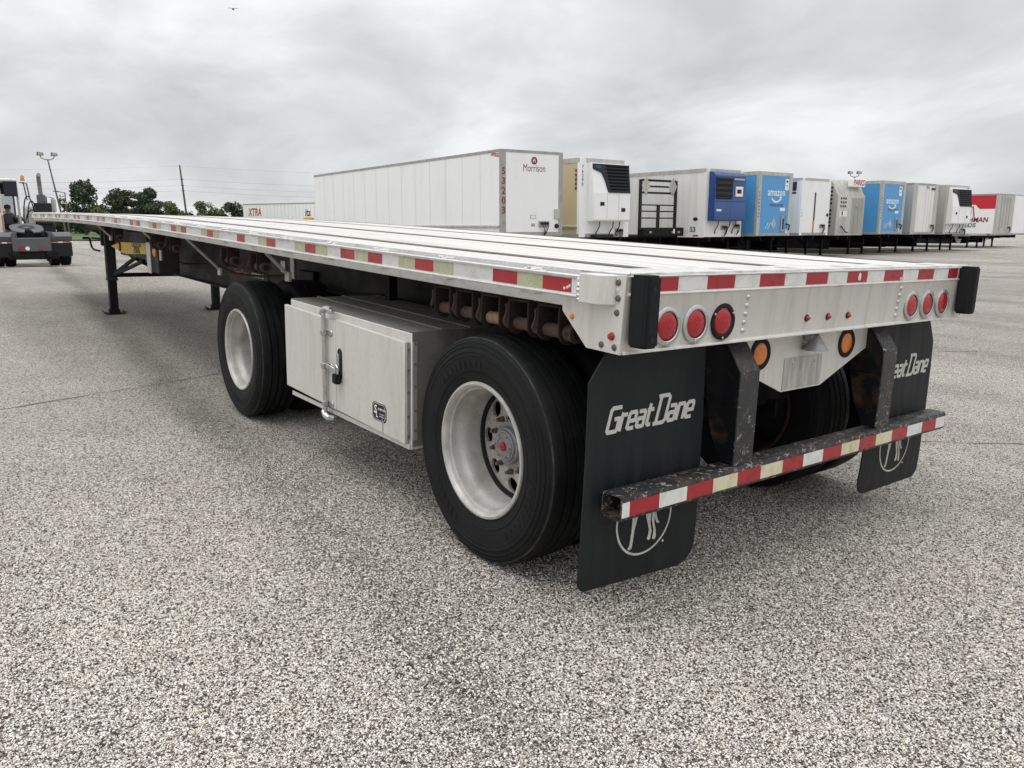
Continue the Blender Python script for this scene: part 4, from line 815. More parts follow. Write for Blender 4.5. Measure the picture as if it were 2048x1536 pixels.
def reefer(root, Yp, u0, v0, u1, v1, kind):
    x0, _ = loc(root, u0, v0, Yp + .42); x1, z0 = loc(root, u1, v1, Yp + .1); z1 = loc(root, u0, v0, Yp + .1)[1]; d = .36
    if kind == 'white':
        zs = z1 - (z1 - z0) * .50
        b_ = G().prism([(0, z0), (-d + .05, z0), (-d, z0 + .06), (-d, zs), (-d + .02, zs), (-d + .14, z1 - .02), (-d + .18, z1), (0, z1)], 'x', x0, x1).build('reefer_unit', 'white_paint', root, .03, seg=2)
        xm = x0 + (x1 - x0) * .28
        # dark grille cap, slanting to the left side
        gy = lambda z: -d - .03 + (0 if z <= zs else .14 * (z - zs) / (z1 - zs))
        pts = [(x0 + .02, z1 - .02), (x0 + .02, z1 - .22), (xm - .1, z1 - .34), (xm + .05, z1 - .60), (xm + .22, zs), (x1 - .03, zs), (x1 + .0, z1 - .02)]
        G().add([(x, gy(z), z) for x, z in pts] + [(x, gy(z) + .06, z) for x, z in pts], [tuple(range(7))] + [(i, (i + 1) % 7, 7 + (i + 1) % 7, 7 + i) for i in range(7)]).build('grille', 'grille', b_, .004)
        for i in range(8):
            z = zs + .10 + i * (z1 - zs - .22) / 7; xl = xm + .30 - .16 * i / 7
            G().add([(xl, gy(z) - .02, z), (x1 - .12, gy(z) - .02, z), (x1 - .12, gy(z) - .045, z + .045), (xl, gy(z) - .045, z + .045), (xl, gy(z) - .002, z - .01), (x1 - .12, gy(z) - .002, z - .01), (x1 - .12, gy(z) - .002, z + .055), (xl, gy(z) - .002, z + .055)], [(0, 1, 2, 3), (4, 5, 1, 0), (2, 6, 7, 3), (0, 3, 7, 4), (1, 5, 6, 2)]).build('grille_slat', 'frame_black', b_)
        xb_ = x0 + .28; G().prism([(xb_ + .15 * math.cos(a), z1 - .14 + .055 * math.sin(a)) for a in np.linspace(0, 6.283, 17)[:-1]], 'y', gy(z1 - .14) - .012, gy(z1 - .14) + .01).build('badge', 'blue_dark', b_)
        for xx in (x0 + (x1 - x0) * .36, x0 + (x1 - x0) * .68): G().box(xx - .006, xx + .006, -d - .003, -d + .004, z0 + .08, zs - .02).build('door_gap', 'trim_gray', b_)
        for fx, fz in ((.17, .28), (.75, .18)): G().box(x0 + (x1 - x0) * fx, x0 + (x1 - x0) * fx + .22, -d - .012, -d - .001, z0 + (z1 - z0) * fz - .02, z0 + (z1 - z0) * fz + .12).build('latch', 'ink', b_, .01)
    else:
        zs = z0 + (z1 - z0) * .40
        b_ = G().prism([(0, z0), (-d + .04, z0), (-d, z0 + .05), (-d, zs), (-d + .02, zs + .03), (-d + .04, z1 - .16), (-d + .16, z1 - .02), (0, z1)], 'x', x0, x1).build('reefer_unit', 'blue_dark', root, .05, seg=2)
        xm = x0 + (x1 - x0) * .56
        G().box(x0 + .10, xm, -d - .012, -d + .05, zs + .10, z1 - .24).build('grille', 'grille', b_, .02)
        for i in range(4):
            z = zs + .2 + i * (z1 - zs - .5) / 3.4; G().box(x0 + .13, xm - .04, -d - .035, -d - .013, z, z + .09).build('grille_slat', 'frame_black', b_, .008)
        G().box(xm + .22, x1 - .25, -d - .004, -d + .04, z1 - 1.05, z1 - .62).build('sticker', 'print_white', b_); G().box(xm + .30, x1 - .36, -d - .006, -d - .0045, z1 - .92, z1 - .74).build('sticker_print', 'ink', b_)
        G().box(xm + .1, x1 - .15, -d - .002, -d + .05, z1 - .34, z1 - .27).build('unit_lettering', 'alu_far', b_)
        G().box(x0 + .16, x0 + .5, -d - .004, -d + .01, z0 + .42, z0 + .5).build('label_strip', 'print_white', b_)
        for xx in ((x0 + x1) / 2, ): G().box(xx - .006, xx + .006, -d - .003, -d + .004, z0 + .08, zs - .02).build('door_gap', 'navy', b_)
        G().box(x0 + .05, x1 - .05, -d - .004, -d + .004, zs - .012, zs + .012).build('door_gap', 'navy', b_)
    for dx in (.25, .62, .8):
        xx = x0 + (x1 - x0) * dx; G().tube([(xx, -.2, z0 + .02), (xx + .03, -.15, z0 - .2), (xx - .05, -.06, z0 - .42), (xx, -.03, z0 - .55)], .022, 6).build('hose', 'ink', b_)
# --- 1 maroon-lettered dry van
Y1 = 19.0
r1, h, zb_, zt, g0 = van('box_trailer', 'long white dry van numbered 53203 in maroon, nearest of the parked row', 13.81, Y1, 2.50, 16.6, 3.885, 1.12, 'white_paint', 'white_paint', 14, post_w=.17, seam='seam_light')
r1.rotation_euler.z = R(-3.1)
for i, ch in enumerate('53203'): text('unit_number', ch, .30, 'maroon', r1, TM(-h + .075, -.0195, zt - .70 - i * .31) @ REAR, .006)
text('lettering', 'Morrison', .34, 'maroon', r1, TM(loc(r1, 1068, 337, Y1)[0], -.0135, loc(r1, 1068, 337, Y1)[1]) @ REAR, 0, sx=.72)
x, z = loc(r1, 1068, 321.5, Y1); em = G().cyl((x, -.0165, z), (x, -.0125, z), .125, n=28).build('emblem', 'maroon', r1)
g = G(); g.stroke([(-.05, .06), (-.045, -.06)], .025); g.stroke([(-.045, 0), (.03, .01), (.045, -.06)], .025); g.stroke([(.0, .04), (.04, .06)], .03); put(g.mesh('emblem_mark', 'print_white', smooth=0), 'emblem_mark', em, TM(x, -.0172, z) @ REAR)
text('maker_label', 'Great Dane', .11, 'print_white', G().prism([(.05, zt - .26), (.62, zt - .17), (.55, zt - .09), (.05, zt - .14)], 'x', -h - .008, -h - .002).build('maker_label', 'label_red', r1), TM(-h - .0095, .33, zt - .165) @ LEFT, 0, .2, .0003, sx=.8)
G().box(-h - .05, -h - .003, .12, 9.5, zb_ + .27, zb_ + .35).build('side_moulding', 'alu_far', r1, .01)
sq(r1, 'document_box', 1106, 418, 1114, 437, Y1, 'alu_far', .06); sq(r1, 'notice', 1060, 430, 1071, 438, Y1, 'trim_gray', .004); sq(r1, 'notice', 1062, 447, 1069, 453, Y1, 'trim_gray', .004)
G().box(loc(r1, 1061, 431, Y1)[0], loc(r1, 1070, 431, Y1)[0], -.019, -.0165, loc(r1, 1061, 437, Y1)[1], loc(r1, 1061, 431, Y1)[1]).build('notice_face', 'print_white', r1)
glad(r1, 1086, 448, Y1); x, z = loc(r1, 1110, 452, Y1); G().cyl((x, -.06, z), (x, -.012, z), .08, n=18).build('round_port', 'ink', r1)
# --- 2 cream reefer
Y2 = 20.2
r2, h, zb_, zt, g0 = van('reefer_trailer', 'cream sided refrigerated trailer 76290 with white cooling unit and dark grille', 18.27, Y2, 2.6, 16, 3.905, 1.03, 'cream', 'white_paint', 0, rail='alu_far', post='white_paint', post_w=.3, brail='trim_gray', topw=.17)
for i, ch in enumerate('76290'): text('unit_number', ch, .17, 'ink', r2, TM(-h + .13, -.0195, zt - .33 - i * .155) @ REAR, .003)
reefer(r2, Y2 - .45, 1177, 324, 1259, 443, 'white'); G().box(-h - .06, -h - .003, .1, 6, zb_ + .36, zb_ + .44).build('side_moulding', 'alu_far', r2, .01)
for i, ch in enumerate('76290'): G().box(-h - .017, -h - .0145, .14 + .0, .24, zt - .5 - i * .16, zt - .4 - i * .16).build('side_number', 'maroon', r2)
glad(r2, 1237, 462, Y2); G().box(-.75, .2, -.35, -.05, zb_ - .02, zb_ + .10).build('fuel_tank', 'ink', r2, .02)
# --- 3 flatbed with a bulkhead rack
Y3 = 22.2; x0, x1 = at(1281, 400, Y3)[0], at(1355, 400, Y3)[0]; wr = x1 - x0
g0 = gz(x0, Y3); r3 = thing('flatbed_trailer', 'flatbed with tall black bulkhead rack carrying two diamond placard holders', 'trailer', ((x0 + x1) / 2, Y3, g0), 0, 'trailers parked in the row')
z = lambda v: at(1318, v, Y3)[1] - g0
hw = wr / 2; zd = z(470)
G().box(-hw - .1, hw + .1, 0, 14, zd - .12, zd).build('deck', 'frame_black', r3, .01)
G().box(-hw - .12, hw + .12, -.35, .0, zd - .05, z(455)).build('nose_beam', 'frame_black', r3, .03)
g = G(); g.box(-hw, -hw + .12, .02, .12, zd, z(360)); g.build('rack_post', 'ink', r3, .004); G().box(hw - .12, hw, .02, .12, zd, z(360)).build('rack_post', 'ink', r3, .004)
for v0, v1 in ((359, 363.5), (384, 388), (409, 411.5), (421.5, 424), (435, 437.5)): G().box(-hw + .12, hw - .12, .03, .11, z(v1), z(v0)).build('rack_bar', 'ink', r3, .003)
G().box(-hw + .5, hw - .5, .04, .10, z(375), z(371.5)).build('rack_bar', 'ink', r3, .003); G().box(-.06, .10, .035, .105, zd, z(411.5)).build('rack_upright', 'ink', r3, .003)
for s in (-1, 1):
    xx = s * (hw - .33); zz_ = z(373); q = .34
    ph = G().prism([(xx - .26, zz_), (xx, zz_ - .42), (xx + .26, zz_), (xx, zz_ + .42)], 'y', .0, .028).build('placard_holder', 'alu_far', r3, .003)
    for st in ((-.07, -.15, .07, .16), ): G().box(xx - .012, xx + .012, -.004, -.0005, zz_ - .38, zz_ + .38).build('holder_slot', 'trim_gray', ph)
for xx in (-.9, .55, .95): G().box(xx - .07, xx + .07, -.38, -.351, zd + .08, zd + .17).build('nose_fitting', 'trim_gray', r3, .01)
G().box(.58, .66, -.385, -.351, zd + .07, zd + .26).build('white_tag', 'print_white', r3)
chassis(r3, 2.55, 14, 2.0, zd - .12)
# --- 4 white reefer with a blue unit
Y4 = 20.9
r4, h, zb_, zt, g0 = van('reefer_trailer', 'white refrigerated trailer marked 53 with dark blue cooling unit', 26.38, Y4, 2.62, 16, 3.905, .96, 'white_dull', 'white_dull', 40, rail='alu_far', post='white_dull', post_w=.25, brail='white_dull', topw=.16, seam='seam_light')
reefer(r4, Y4 - .45, 1420, 341, 1489, 442, 'blue'); glad(r4, 1472, 452, Y4); glad(r4, 1447, 455, Y4)
text('unit_number', '53', .32, 'navy', r4, TM(-h - .016, .62, zb_ + .32) @ LEFT, .004); G().prism([(.5 + .14 * math.cos(a), zb_ + .78 + .09 * math.sin(a)) for a in np.linspace(0, 6.28, 7)[:-1]], 'x', -h - .012, -h - .003).build('side_mark', 'ink', r4)
for yy in (.3, 3.0): G().box(-h - .018, -h - .0145, yy, yy + .3, zb_ + .02, zb_ + .09).build('red_reflector', 'label_red', r4)
# --- 5, 8 blue vans with white lettering
def bluevan(label, x, Yp, w, ut, vt, uso, vso, num, n_u):
    r, h, zb_, zt, g0 = van('box_trailer', label, x, Yp, w, 16, 3.90, .985, 'blue_van', 'blue_van', 0, rail='alu_far', post='alu_far', post_w=.22, topw=.17)
    xx, z_ = loc(r, ut, vt, Yp); text('lettering', 'amazon', .50, 'print_white', r, TM(xx, -.0135, z_) @ REAR, .005, sx=.9)
    g = G(); a = np.linspace(0, 1, 15); g.stroke([(-.38 + .72 * q, -.16 * math.sin(math.pi * q) ** .8) for q in a], .075); g.stroke([(.22, .05), (.38, .06), (.33, -.10)], .05)
    for vi in range(30, len(g.v)): g.v[vi] = (*g.v[vi][:2], .0006)
    put(g.mesh('smile_mark', 'print_white', smooth=0), 'smile_mark', r, TM(xx + .02, -.0140, z_ - .27) @ REAR)
    xs_, zs_ = loc(r, uso, vso, Yp); text('lettering', 'SWING DOOR', .17, 'navy', r, TM(xs_, -.0135, zs_) @ REAR, .003, sx=.95)
    for i, ch in enumerate(num): text('unit_number', ch, .17, 'ink', r, TM(-h + .09, -.0195, zt - .95 - i * .155) @ REAR @ Matrix.Rotation(-math.pi / 2, 4, 'Z'), .003)
    ph = G().prism([(xx - .32, zb_ + .55), (xx - .12, zb_ + .27), (xx + .08, zb_ + .55), (xx - .12, zb_ + .85)], 'y', -.03, -.0125).build('placard_holder', 'alu_far', r, .003); G().box(xx - .14, xx - .10, -.034, -.0305, zb_ + .3, zb_ + .8).build('holder_slot', 'trim_gray', ph)
    for dx in (-.75, -.55): g = G(); g.stroke([(dx, .32), (dx + .22, .6)], .03); put(g.mesh('print_line', 'print_white', smooth=0), 'print_line', r, TM(xx, -.0135, zb_) @ REAR)
    G().box(xx + .45, xx + .72, -.06, -.0125, zb_ + .2, zb_ + .92).build('document_box', 'trim_gray', r, .01); G().box(xx + .55, xx + .66, -.066, -.0605, zb_ + .3, zb_ + .8).build('box_window', 'ink', r)
    cn = G().box(xx + .65, xx + .95, -.018, -.0125, zt - .80, zt - .28).build('notice', 'print_white', r); G().box(xx + .72, xx + .86, -.02, -.0185, zt - .45, zt - .35).build('notice_print', 'ink', cn); G().box(xx + .70, xx + .88, -.02, -.0185, zt - .62, zt - .57).build('notice_print', 'trim_gray', cn)
    G().box(xx + .62, xx + .8, -.03, -.0125, z_ - 1.25, z_ - 1.07).build('small_hatch', 'navy', r); G().box(xx + .35, xx + .75, -.0145, -.0125, zb_ + 1.15, zb_ + 1.3).build('printed_code', 'print_white', r)
    G().box(xx + .88, xx + .98, -.05, -.0125, zb_ + .1, zb_ + .3).build('notice', 'print_white', r); G().tube([(xx + .9, -.03, zb_ + .55), (xx + 1.05, -.12, zb_ + .5), (xx + 1.0, -.1, zb_ + .25)], .04, 6).build('cable', 'ink', r)
    return r
bluevan('light blue dry van with white lettering, next to the blue-unit reefer', 29.62, 20.5, 2.66, 1553, 385, 1552, 411, 'UV200935', 0)
# --- 6 white van with a brown scar down its nose
Y6 = 21.2
r6, h, zb_, zt, g0 = van('box_trailer', 'white van trailer with a brown rusty strip down its nose', 34.22, Y6, 2.58, 16, 3.80, .97, 'white_dull', 'white_paint', 10, rail='alu_far', post='white_paint', post_w=.2, topw=.12)
x, z = loc(r6, 1631, 385, Y6); G().box(x - .07, x + .06, -.02, -.0125, zb_ + .75, z).build('rust_strip', 'rust', r6); G().box(x - .1, x + .04, -.021, -.0125, zb_ + .12, zb_ + .75).build('rust_strip', 'truck_orange', r6)
x, z = loc(r6, 1656, 430, Y6); G().cyl((x - .12, -.05, z), (x - .12, -.012, z), .08, n=16).build('round_port', 'ink', r6); glad(r6, 1643, 452, Y6)
G().box(-h - .02, -h - .0145, .3, 1.6, zt - .62, zt - .18).build('side_flash', 'navy', r6); G().box(-h - .02, -h - .0145, .3, 1.6, zt - .76, zt - .68).build('side_flash', 'navy', r6)
for i, ch in enumerate('742'): text('unit_number', ch, .13, 'ink', r6, TM(-h + .1, -.0195, zb_ + 1.25 - i * .14) @ REAR, .002)
# --- 7 punched aluminium livestock trailer
Y7 = 21.0; g0 = gz(38, 22); r7 = thing('livestock_trailer', 'bare aluminium livestock trailer with punched holes and PARKS sign', 'trailer', (38.55, Y7, g0), 0, 'trailers parked in the row'); h, zb_, zt = 1.33, .94 - g0, 3.86 - g0
G().prism([(0, zb_), (0, zt - .85), (.35, zt - .12), (.45, zt), (15, zt), (15, zb_)], 'x', -h, h).build('body', 'alu_far', r7, .02)
for i in range(9): xx = .15 + i * .13; G().box(xx - .02, xx + .02, -.03, -.0005, zb_ + .1, zt - .95).build('nose_rib', 'alu_far', r7, .006)
for s in (-1, 1): G().box(*sorted((s * (h - .05), s * (h + .02))), -.03, .08, zb_, zt - .8).build('corner_post', 'alu_far', r7, .01)
dh = G().cyl((-.012, 0, 0), (0, 0, 0), .062, n=12).mesh('vent_hole', 'ink'); dh2 = G().cyl((0, -.012, 0), (0, -.0005, 0), .062, n=12).mesh('vent_hole', 'ink')
for zone in (zt - .45, zb_ + 1.3):
    for i in range(5):
        for j in range(7): put(dh, 'vent_hole', r7, TM(-h, .35 + j * .30, zone - i * .20))
for i in range(3):
    for j in range(3): put(dh2, 'vent_hole', r7, TM(-.95 + j * .22, -.0, zt - 1.0 - i * .2))
G().box(-1.1, -.35, -.02, -.0005, zt - 2.05, zt - 1.65).build('nose_hatch', 'white_dull', r7, .02); G().box(-1.05, -.2, -.022, -.0005, zb_ + .15, zb_ + 1.0).build('nose_door', 'alu_far', r7, .03); G().box(-.85, -.78, -.04, -.022, zb_ + 1.05, zb_ + 1.25).build('door_latch', 'ink', r7)
G().tube([(-.9, -.05, zb_ + .5), (-.6, -.15, zb_ + .2), (-.3, -.1, zb_ + .15)], .03, 6).build('cable', 'ink', r7)
x, z = loc(r7, 1715, 366, Y7); sg = G().box(x - .6, x + .62, -.10, .2, z - .21, z + .21).build('name_sign', 'white_paint', r7, .02); text('lettering', 'PARKS', .40, 'label_red', sg, TM(x, -.1015, z) @ REAR, .012, sx=.95)
x, z = loc(r7, 1713, 413, Y7); G().lathe([(.0001, -.06), (.09, -.05), (.11, -.01)], (x, -.01, z), 'y', 14).build('round_emblem', 'trim_gray', r7)
chassis(r7, 2.6, 15, 2.0, zb_)
bluevan('smaller-looking light blue dry van with white lettering, beyond the livestock trailer', 41.48, 20.9, 2.64, 1785, 402, 1785, 420, 'H2500412', 0)
# --- 9 silver van
Y9 = 20.9
r9, h, zb_, zt, g0 = van('box_trailer', 'silver-white van trailer with rounded corners between blue van and far reefer', 45.1, Y9, 3.05, 16, 3.89, .95, 'alu_far', 'white_dull', 8, rail='trim_gray', post='alu_far', post_w=.5, topw=.12)
glad(r9, 1862, 452, Y9); sq(r9, 'top_latch', 1863, 376, 1869, 380, Y9, 'ink', .05); sq(r9, 'notice', 1853, 372, 1858, 378, Y9, 'trim_gray', .004)
for xx in (.0, .35, .7): G().box(xx - .008, xx + .008, -.016, -.0125, zb_ + .14, zt - .13).build('nose_seam', 'trim_gray', r9)
# --- 10 far reefer
Y10 = 20.9
r10, h, zb_, zt, g0 = van('reefer_trailer', 'white refrigerated trailer with black grille, last box before the red one', 49.28, Y10, 3.0, 16, 3.90, .93, 'alu_far', 'white_dull', 8, rail='alu_far', post='alu_far', post_w=.3, topw=.12)
reefer(r10, Y10 - .45, 1899, 376, 1939, 448, 'white'); glad(r10, 1925, 460, Y10)
for i, ch in enumerate('31029'): text('unit_number', ch, .17, 'trim_gray', r10, TM(-h + .13, -.0195, zt - .55 - i * .16) @ REAR, .003)
# --- 11 empty flatbed
Y11 = 21.0; g0 = gz(54, 22); r11 = thing('flatbed_trailer', 'low empty dark flatbed standing on its landing legs beside the far reefer', 'trailer', (54.6, Y11, g0), 0, 'trailers parked in the row'); zd = .90 - g0
G().box(-1.3, 1.3, 0, 14, zd - .10, zd).build('deck', 'trim_gray', r11, .01)
for s in (-1, 1): G().box(*sorted((s * 1.3, s * 1.34)), 0, 14, zd - .13, zd + .0).build('side_rail', 'alu_far', r11)
g = G(); G().prism([(-1.0, zd - .1), (.2, zd - .1), (-.2, zd - .62), (-.6, zd - .62)], 'y', 1.0, 1.05).build('nose_gusset', 'alu_far', r11)
chassis(r11, 2.6, 14, 2.0, zd - .1)
for s in (-1, 1): G().tube([(s * .75, 2.0, .45), (s * .75 + .45, 2.0, zd - .1)], .03, 4).build('leg_strut', 'frame_black', r11)
# --- 12 red and white seed trailer, 13 last van
Y12 = 22.5
r12, h, zb_, zt, g0 = van('box_trailer', 'red and white van trailer with seed company lettering and rough grey nose', 61.0, Y12, 2.8, 16, 3.71, .76, 'white_paint', 'alu_far', 0, rail='trim_gray', post='alu_far', post_w=.1, topw=.10)
zz_ = lambda z: z - g0
G().prism([(.12, zz_(3.60)), (15, zz_(3.60)), (15, zz_(2.95)), (1.55, zz_(2.95)), (1.42, zz_(2.90)), (1.22, zz_(2.68)), (1.1, zz_(2.64)), (.12, zz_(2.64))], 'x', -h - .008, -h - .001).build('red_panel', 'red_paint', r12)
text('lettering', 'CHMAN', .50, 'maroon', r12, TM(-h - .0095, 1.36, zz_(1.85)) @ LEFT, .012, .12, .001, sx=.92); text('lettering', 'EDS', .42, 'green_print', r12, TM(-h - .0095, 1.72, zz_(1.46)) @ LEFT, .012, .1, .001, sx=1.1)
g = G(); g.stroke([(2.35, zz_(2.08)), (2.25, zz_(2.78)), (1.62, zz_(2.78)), (1.50, zz_(2.08))], .09); put(g.mesh('seed_mark', 'red_paint', smooth=0), 'seed_mark', r12, Matrix(((0, 0, -1, -h - .0095), (1, 0, 0, 0), (0, 1, 0, 0), (0, 0, 0, 1))))
G().box(-h - .0105, -h - .0085, 1.72, 1.86, zz_(2.25), zz_(2.65)).build('seed_mark', 'green_print', r12)
for i in range(4): xx = -.75 + i * .5; G().box(xx - .1, xx + .1, -.017, -.0125, zb_ + .3 + .2 * (i % 2), zt - .2).build('worn_streak', 'trim_gray', r12)
for i, ch in enumerate('7310'): text('old_number', ch, .55, 'trim_gray', r12, TM(-.8 + i * .45, -.0185, zt - .5) @ REAR, .01)
for i in range(5): G().box(-h - .02, -h - .0145, .3 + i * .8, .6 + i * .8, zb_ + .02, zb_ + .08).build('tape_strip', 'rust', r12)
glad(r12, 2016, 455, Y12)
r13, h, zb_, zt, g0 = van('box_trailer', 'white van trailer at the right edge with navy flashes', 65.2, 23.0, 2.6, 16, 3.75, .75, 'white_paint', 'white_paint', 10, rail='alu_far', post='alu_far', topw=.08)
for k_ in range(2): G().box(-h - .02, -h - .0145, .1, 1.7, zt - .72 - k_ * .16, zt - .35 - k_ * .46).build('side_flash', 'navy', r13)
# --- 14 leased van far off on the left, side on
p0, p1 = Vector((32.4, 97.1)), Vector((37.9, 82.0)); d = (p1 - p0); Lx = d.length; ang = math.atan2(d.y, d.x)
r14 = thing('box_trailer', 'distant white van trailer with red lettering on its long side, far left', 'trailer', (p0.x, p0.y, 0), ang, 'trailers parked further off')
G().box(0, Lx, 0, 2.6, 1.1, 4.05).build('body', 'white_paint', r14); G().box(0, Lx, -.02, -.001, 3.93, 4.05).build('top_rail', 'trim_gray', r14)
for i in range(1, 26): G().box(Lx * i / 26 - .012, Lx * i / 26 + .012, -.008, -.0005, 1.15, 3.93).build('panel_seam', 'alu_far', r14)
G().box(Lx * .79, Lx * .82, -.03, -.001, 1.1, 4.05).build('corner_post', 'trim_gray', r14)
text('lettering', 'XTRA', 1.25, 'label_red', r14, TM(2.1, -.012, 3.0) @ REAR, .03, .15, .001, sx=.72); text('lettering', 'its', 1.2, 'ink', r14, TM(Lx * .70, -.012, 2.9) @ REAR, .02, .15, .001, sx=.8)
G().box(Lx * .66, Lx * .76, -.012, -.0005, 2.05, 2.35).build('yellow_label', 'sign_yellow', r14); text('lettering', 'LEASE', .3, 'trim_gray', r14, TM(2.1, -.012, 2.25) @ REAR, 0, 0, .001, sx=1.5)
for xx in (1.5, 13.2, 14.4):
    o = put(low_rim, 'wheel', r14, TM(xx, .02, .5) @ Matrix.Rotation(math.pi / 2, 4, 'Z')); put(low_tyre, 'tyre', o)
G().box(.3, Lx - .3, .6, .8, .85, 1.1).build('frame_beam', 'frame_black', r14)

# ================================================================ YARD TRUCK
ty = 29.5; tg = gz(1.7, ty); yt = thing('yard_truck', 'yard tractor seen from behind with white cab, fifth wheel and exhaust stack', 'truck', (1.75, ty, tg))
def a2(u, v, dy=0):
    x, z = at(u, v, ty + dy); return x - 1.75, z - tg
# chassis
G().box(-.42, .42, .4, 5.2, .62, .88).build('frame', 'frame_black', yt, .01)
G().box(-.62, .52, -.02, .25, .52, .98).build('rear_crossmember', 'truck_gray', yt, .02)
for u, mt, rr in ((43, 'lens_red', .075), (55, 'print_white', .065), (83, 'lens_red', .055)):
    x, z = a2(u, 497); G().cyl((x, -.05, z), (x, -.021, z), rr, n=18).build('tail_lamp', mt, yt)
for x in (-.55, .45): G().cyl((x, -.12, .42), (x, .1, .42), .10, n=16).build('air_tank', 'frame_black', yt, .01)
G().box(-.75, .72, .05, .5, .25, .52).build('rear_guard', 'frame_black', yt, .02)
# wheels with fenders and flaps
for s in (-1, 1):
    for off in (.42, .76):
        x = s * (off + .0); M_ = TM(s * (off + .38) , .75, .5) @ (Matrix() if s < 0 else Matrix.Rotation(math.pi, 4, 'Z')); o = put(low_rim, 'wheel', yt, M_); put(low_tyre, 'tyre', o)
    xa, xb_ = sorted((s * .46, s * 1.18))
    fp = [(.06, .86), (.0, 1.02), (.12, 1.12), (.4, 1.16), (1.1, 1.16), (1.4, 1.05), (1.36, 1.02), (1.05, 1.12), (.4, 1.12), (.16, 1.07), (.08, .98), (.10, .86)]
    G().prism(fp, 'x', xa, xb_).build('fender', 'truck_gray', yt, .006)
    G().box(xa + .02, xb_ - .02, .07, .085, .34, .90).build('mud_flap', 'flap', yt)
    G().box(xa + .02, xb_ - .05, .058, .0695, .80, .845).build('reflective_tape', 'tape_red_faded', yt); G().box(xa + .28, xa + .42, .052, .0575, .80, .845).build('reflective_tape', 'tape_white', yt)
    G().tube([(xb_ - .06, .05, .845), (xb_ + .02, .03, .80), (xb_ + .05, .05, .74)], .02, 6).build('flap_bracket', 'print_white', yt)
    o = put(low_rim, 'wheel', yt, TM(s * 1.2, 4.6, .5) @ (Matrix() if s < 0 else Matrix.Rotation(math.pi, 4, 'Z'))); put(low_tyre, 'tyre', o)
# fifth wheel
fw = G().prism([(.50 * math.cos(a), .95 + .42 * math.sin(a)) for a in np.linspace(.1, math.pi - .1, 18)] + [(-.48, .55), (-.34, .30), (-.14, .24), (-.07, .62), (.07, .62), (.14, .24), (.34, .30), (.48, .55)], 'z', 0, .05)
fwo = put(fw.mesh('fifth_wheel', 'truck_gray', .008), 'fifth_wheel', yt, TM(-.08, -.12, 1.06) @ Matrix.Rotation(R(15), 4, 'X'))
G().lathe([(.26, .051), (.24, .062), (.12, .062), (.10, .051)], (0, .85, 0), 'z', 24).build('plate_ring', 'frame_gray', fwo)
G().prism([(-.5, .98), (-.38, 1.24), (.22, 1.24), (.36, .98)], 'y', .35, .9).build('fifth_wheel_stand', 'frame_black', yt, .02)
for s in (-1, 1): G().prism([(s * .62 - .08, .98), (s * .5 - .08, 1.18), (s * .5 + .06, 1.18), (s * .62 + .08, .98)], 'y', -.0, .9).build('ramp', 'truck_gray', yt, .01)
# cab, open at the back
cy0, cy1 = 2.4, 3.9; cx0, cz0 = a2(-45, 470, cy0); cx1, _ = a2(47, 470, cy0); _, czt = a2(20, 357, cy0); _, czb = a2(20, 476, cy0)
G().box(cx0, cx1, cy0, cy1, czt - .10, czt).build('cab_roof', 'truck_white', yt, .03)
G().box(cx0, cx1, cy0, cy1, czb, czb + .12).build('cab_floor', 'frame_black', yt, .01)
px0, _ = a2(2, 400, cy0); px1, _ = a2(39, 400, cy0)
G().box(px1 - .03, cx1, cy0, cy0 + .12, czb, czt - .10).build('cab_post', 'truck_white', yt, .01)
G().box(px0 - .30, px0 - .02, cy0 - .30, cy0 + .1, czb - .05, czt - .35).build('sliding_door', 'truck_white', yt, .01)
G().box(px0 - .16, px0 - .08, cy0 - .33, cy0 - .302, czb + .9, czt - .5).build('door_edge', 'truck_orange', yt); G().box(px0 - .08, px0 - .03, cy0 - .33, cy0 - .302, czb - .05, czb + .8).build('door_edge', 'truck_orange', yt)
G().box(cx1 - .05, cx1, cy0 + .12, cy1, czb + .12, czb + .75).build('cab_side', 'truck_white', yt); G().box(cx1 - .05, cx1 - .0, cy0 + .12, cy0 + .3, czb + .75, czt - .1).build('cab_side', 'truck_white', yt)
G().box(cx1 - .05, cx1, cy1 - .15, cy1, czb + .75, czt - .1).build('cab_pillar', 'truck_gray', yt); G().box(cx0, cx0 + .05, cy0 + .12, cy1, czb + .12, czt - .1).build('cab_side', 'truck_white', yt)
G().box(cx0 + .05, cx1 - .05, cy1 - .05, cy1, czb + .12, czb + .62).build('cab_front', 'truck_white', yt); G().box(cx0 + .05, cx1 - .05, cy1 - .4, cy1 - .051, czb + .55, czb + .70).build('dashboard', 'ink', yt, .03)
G().box(cx0 + .05, cx1 - .05, cy1 - .05, cy1 - .0, czt - .50, czt - .10).build('front_header', 'ink', yt); G().box(cx0 + .05, cx1 - .051, cy1 - .03, cy1 - .02, czb + .62, czt - .50).build('windscreen', 'glass', yt)
G().box(px0 + .12, px1 - .03, cy0 + .02, cy0 + .08, czt - .62, czt - .10).build('rear_header', 'grille', yt)
sx_ = (px0 + px1) / 2 - .05
st_ = G().box(sx_ - .25, sx_ + .25, cy0 + .5, cy0 + 1.0, czb + .35, czb + .5).build('seat', 'ink', yt, .04, seg=2); G().box(sx_ + .05, sx_ + .30, cy0 + .3, cy0 + .8, czb + .121, czb + .32).build('seat_base', 'truck_gray', st_, .02)
g = G(); g.tube([(sx_ + .19 * math.cos(a) - .0, cy1 - .55 + .07 * math.sin(a), czb + .82 + .12 * math.sin(a)) for a in np.linspace(0, 6.283, 21)[:-1]], .018, 6, True); g.build('steering_wheel', 'ink', yt)
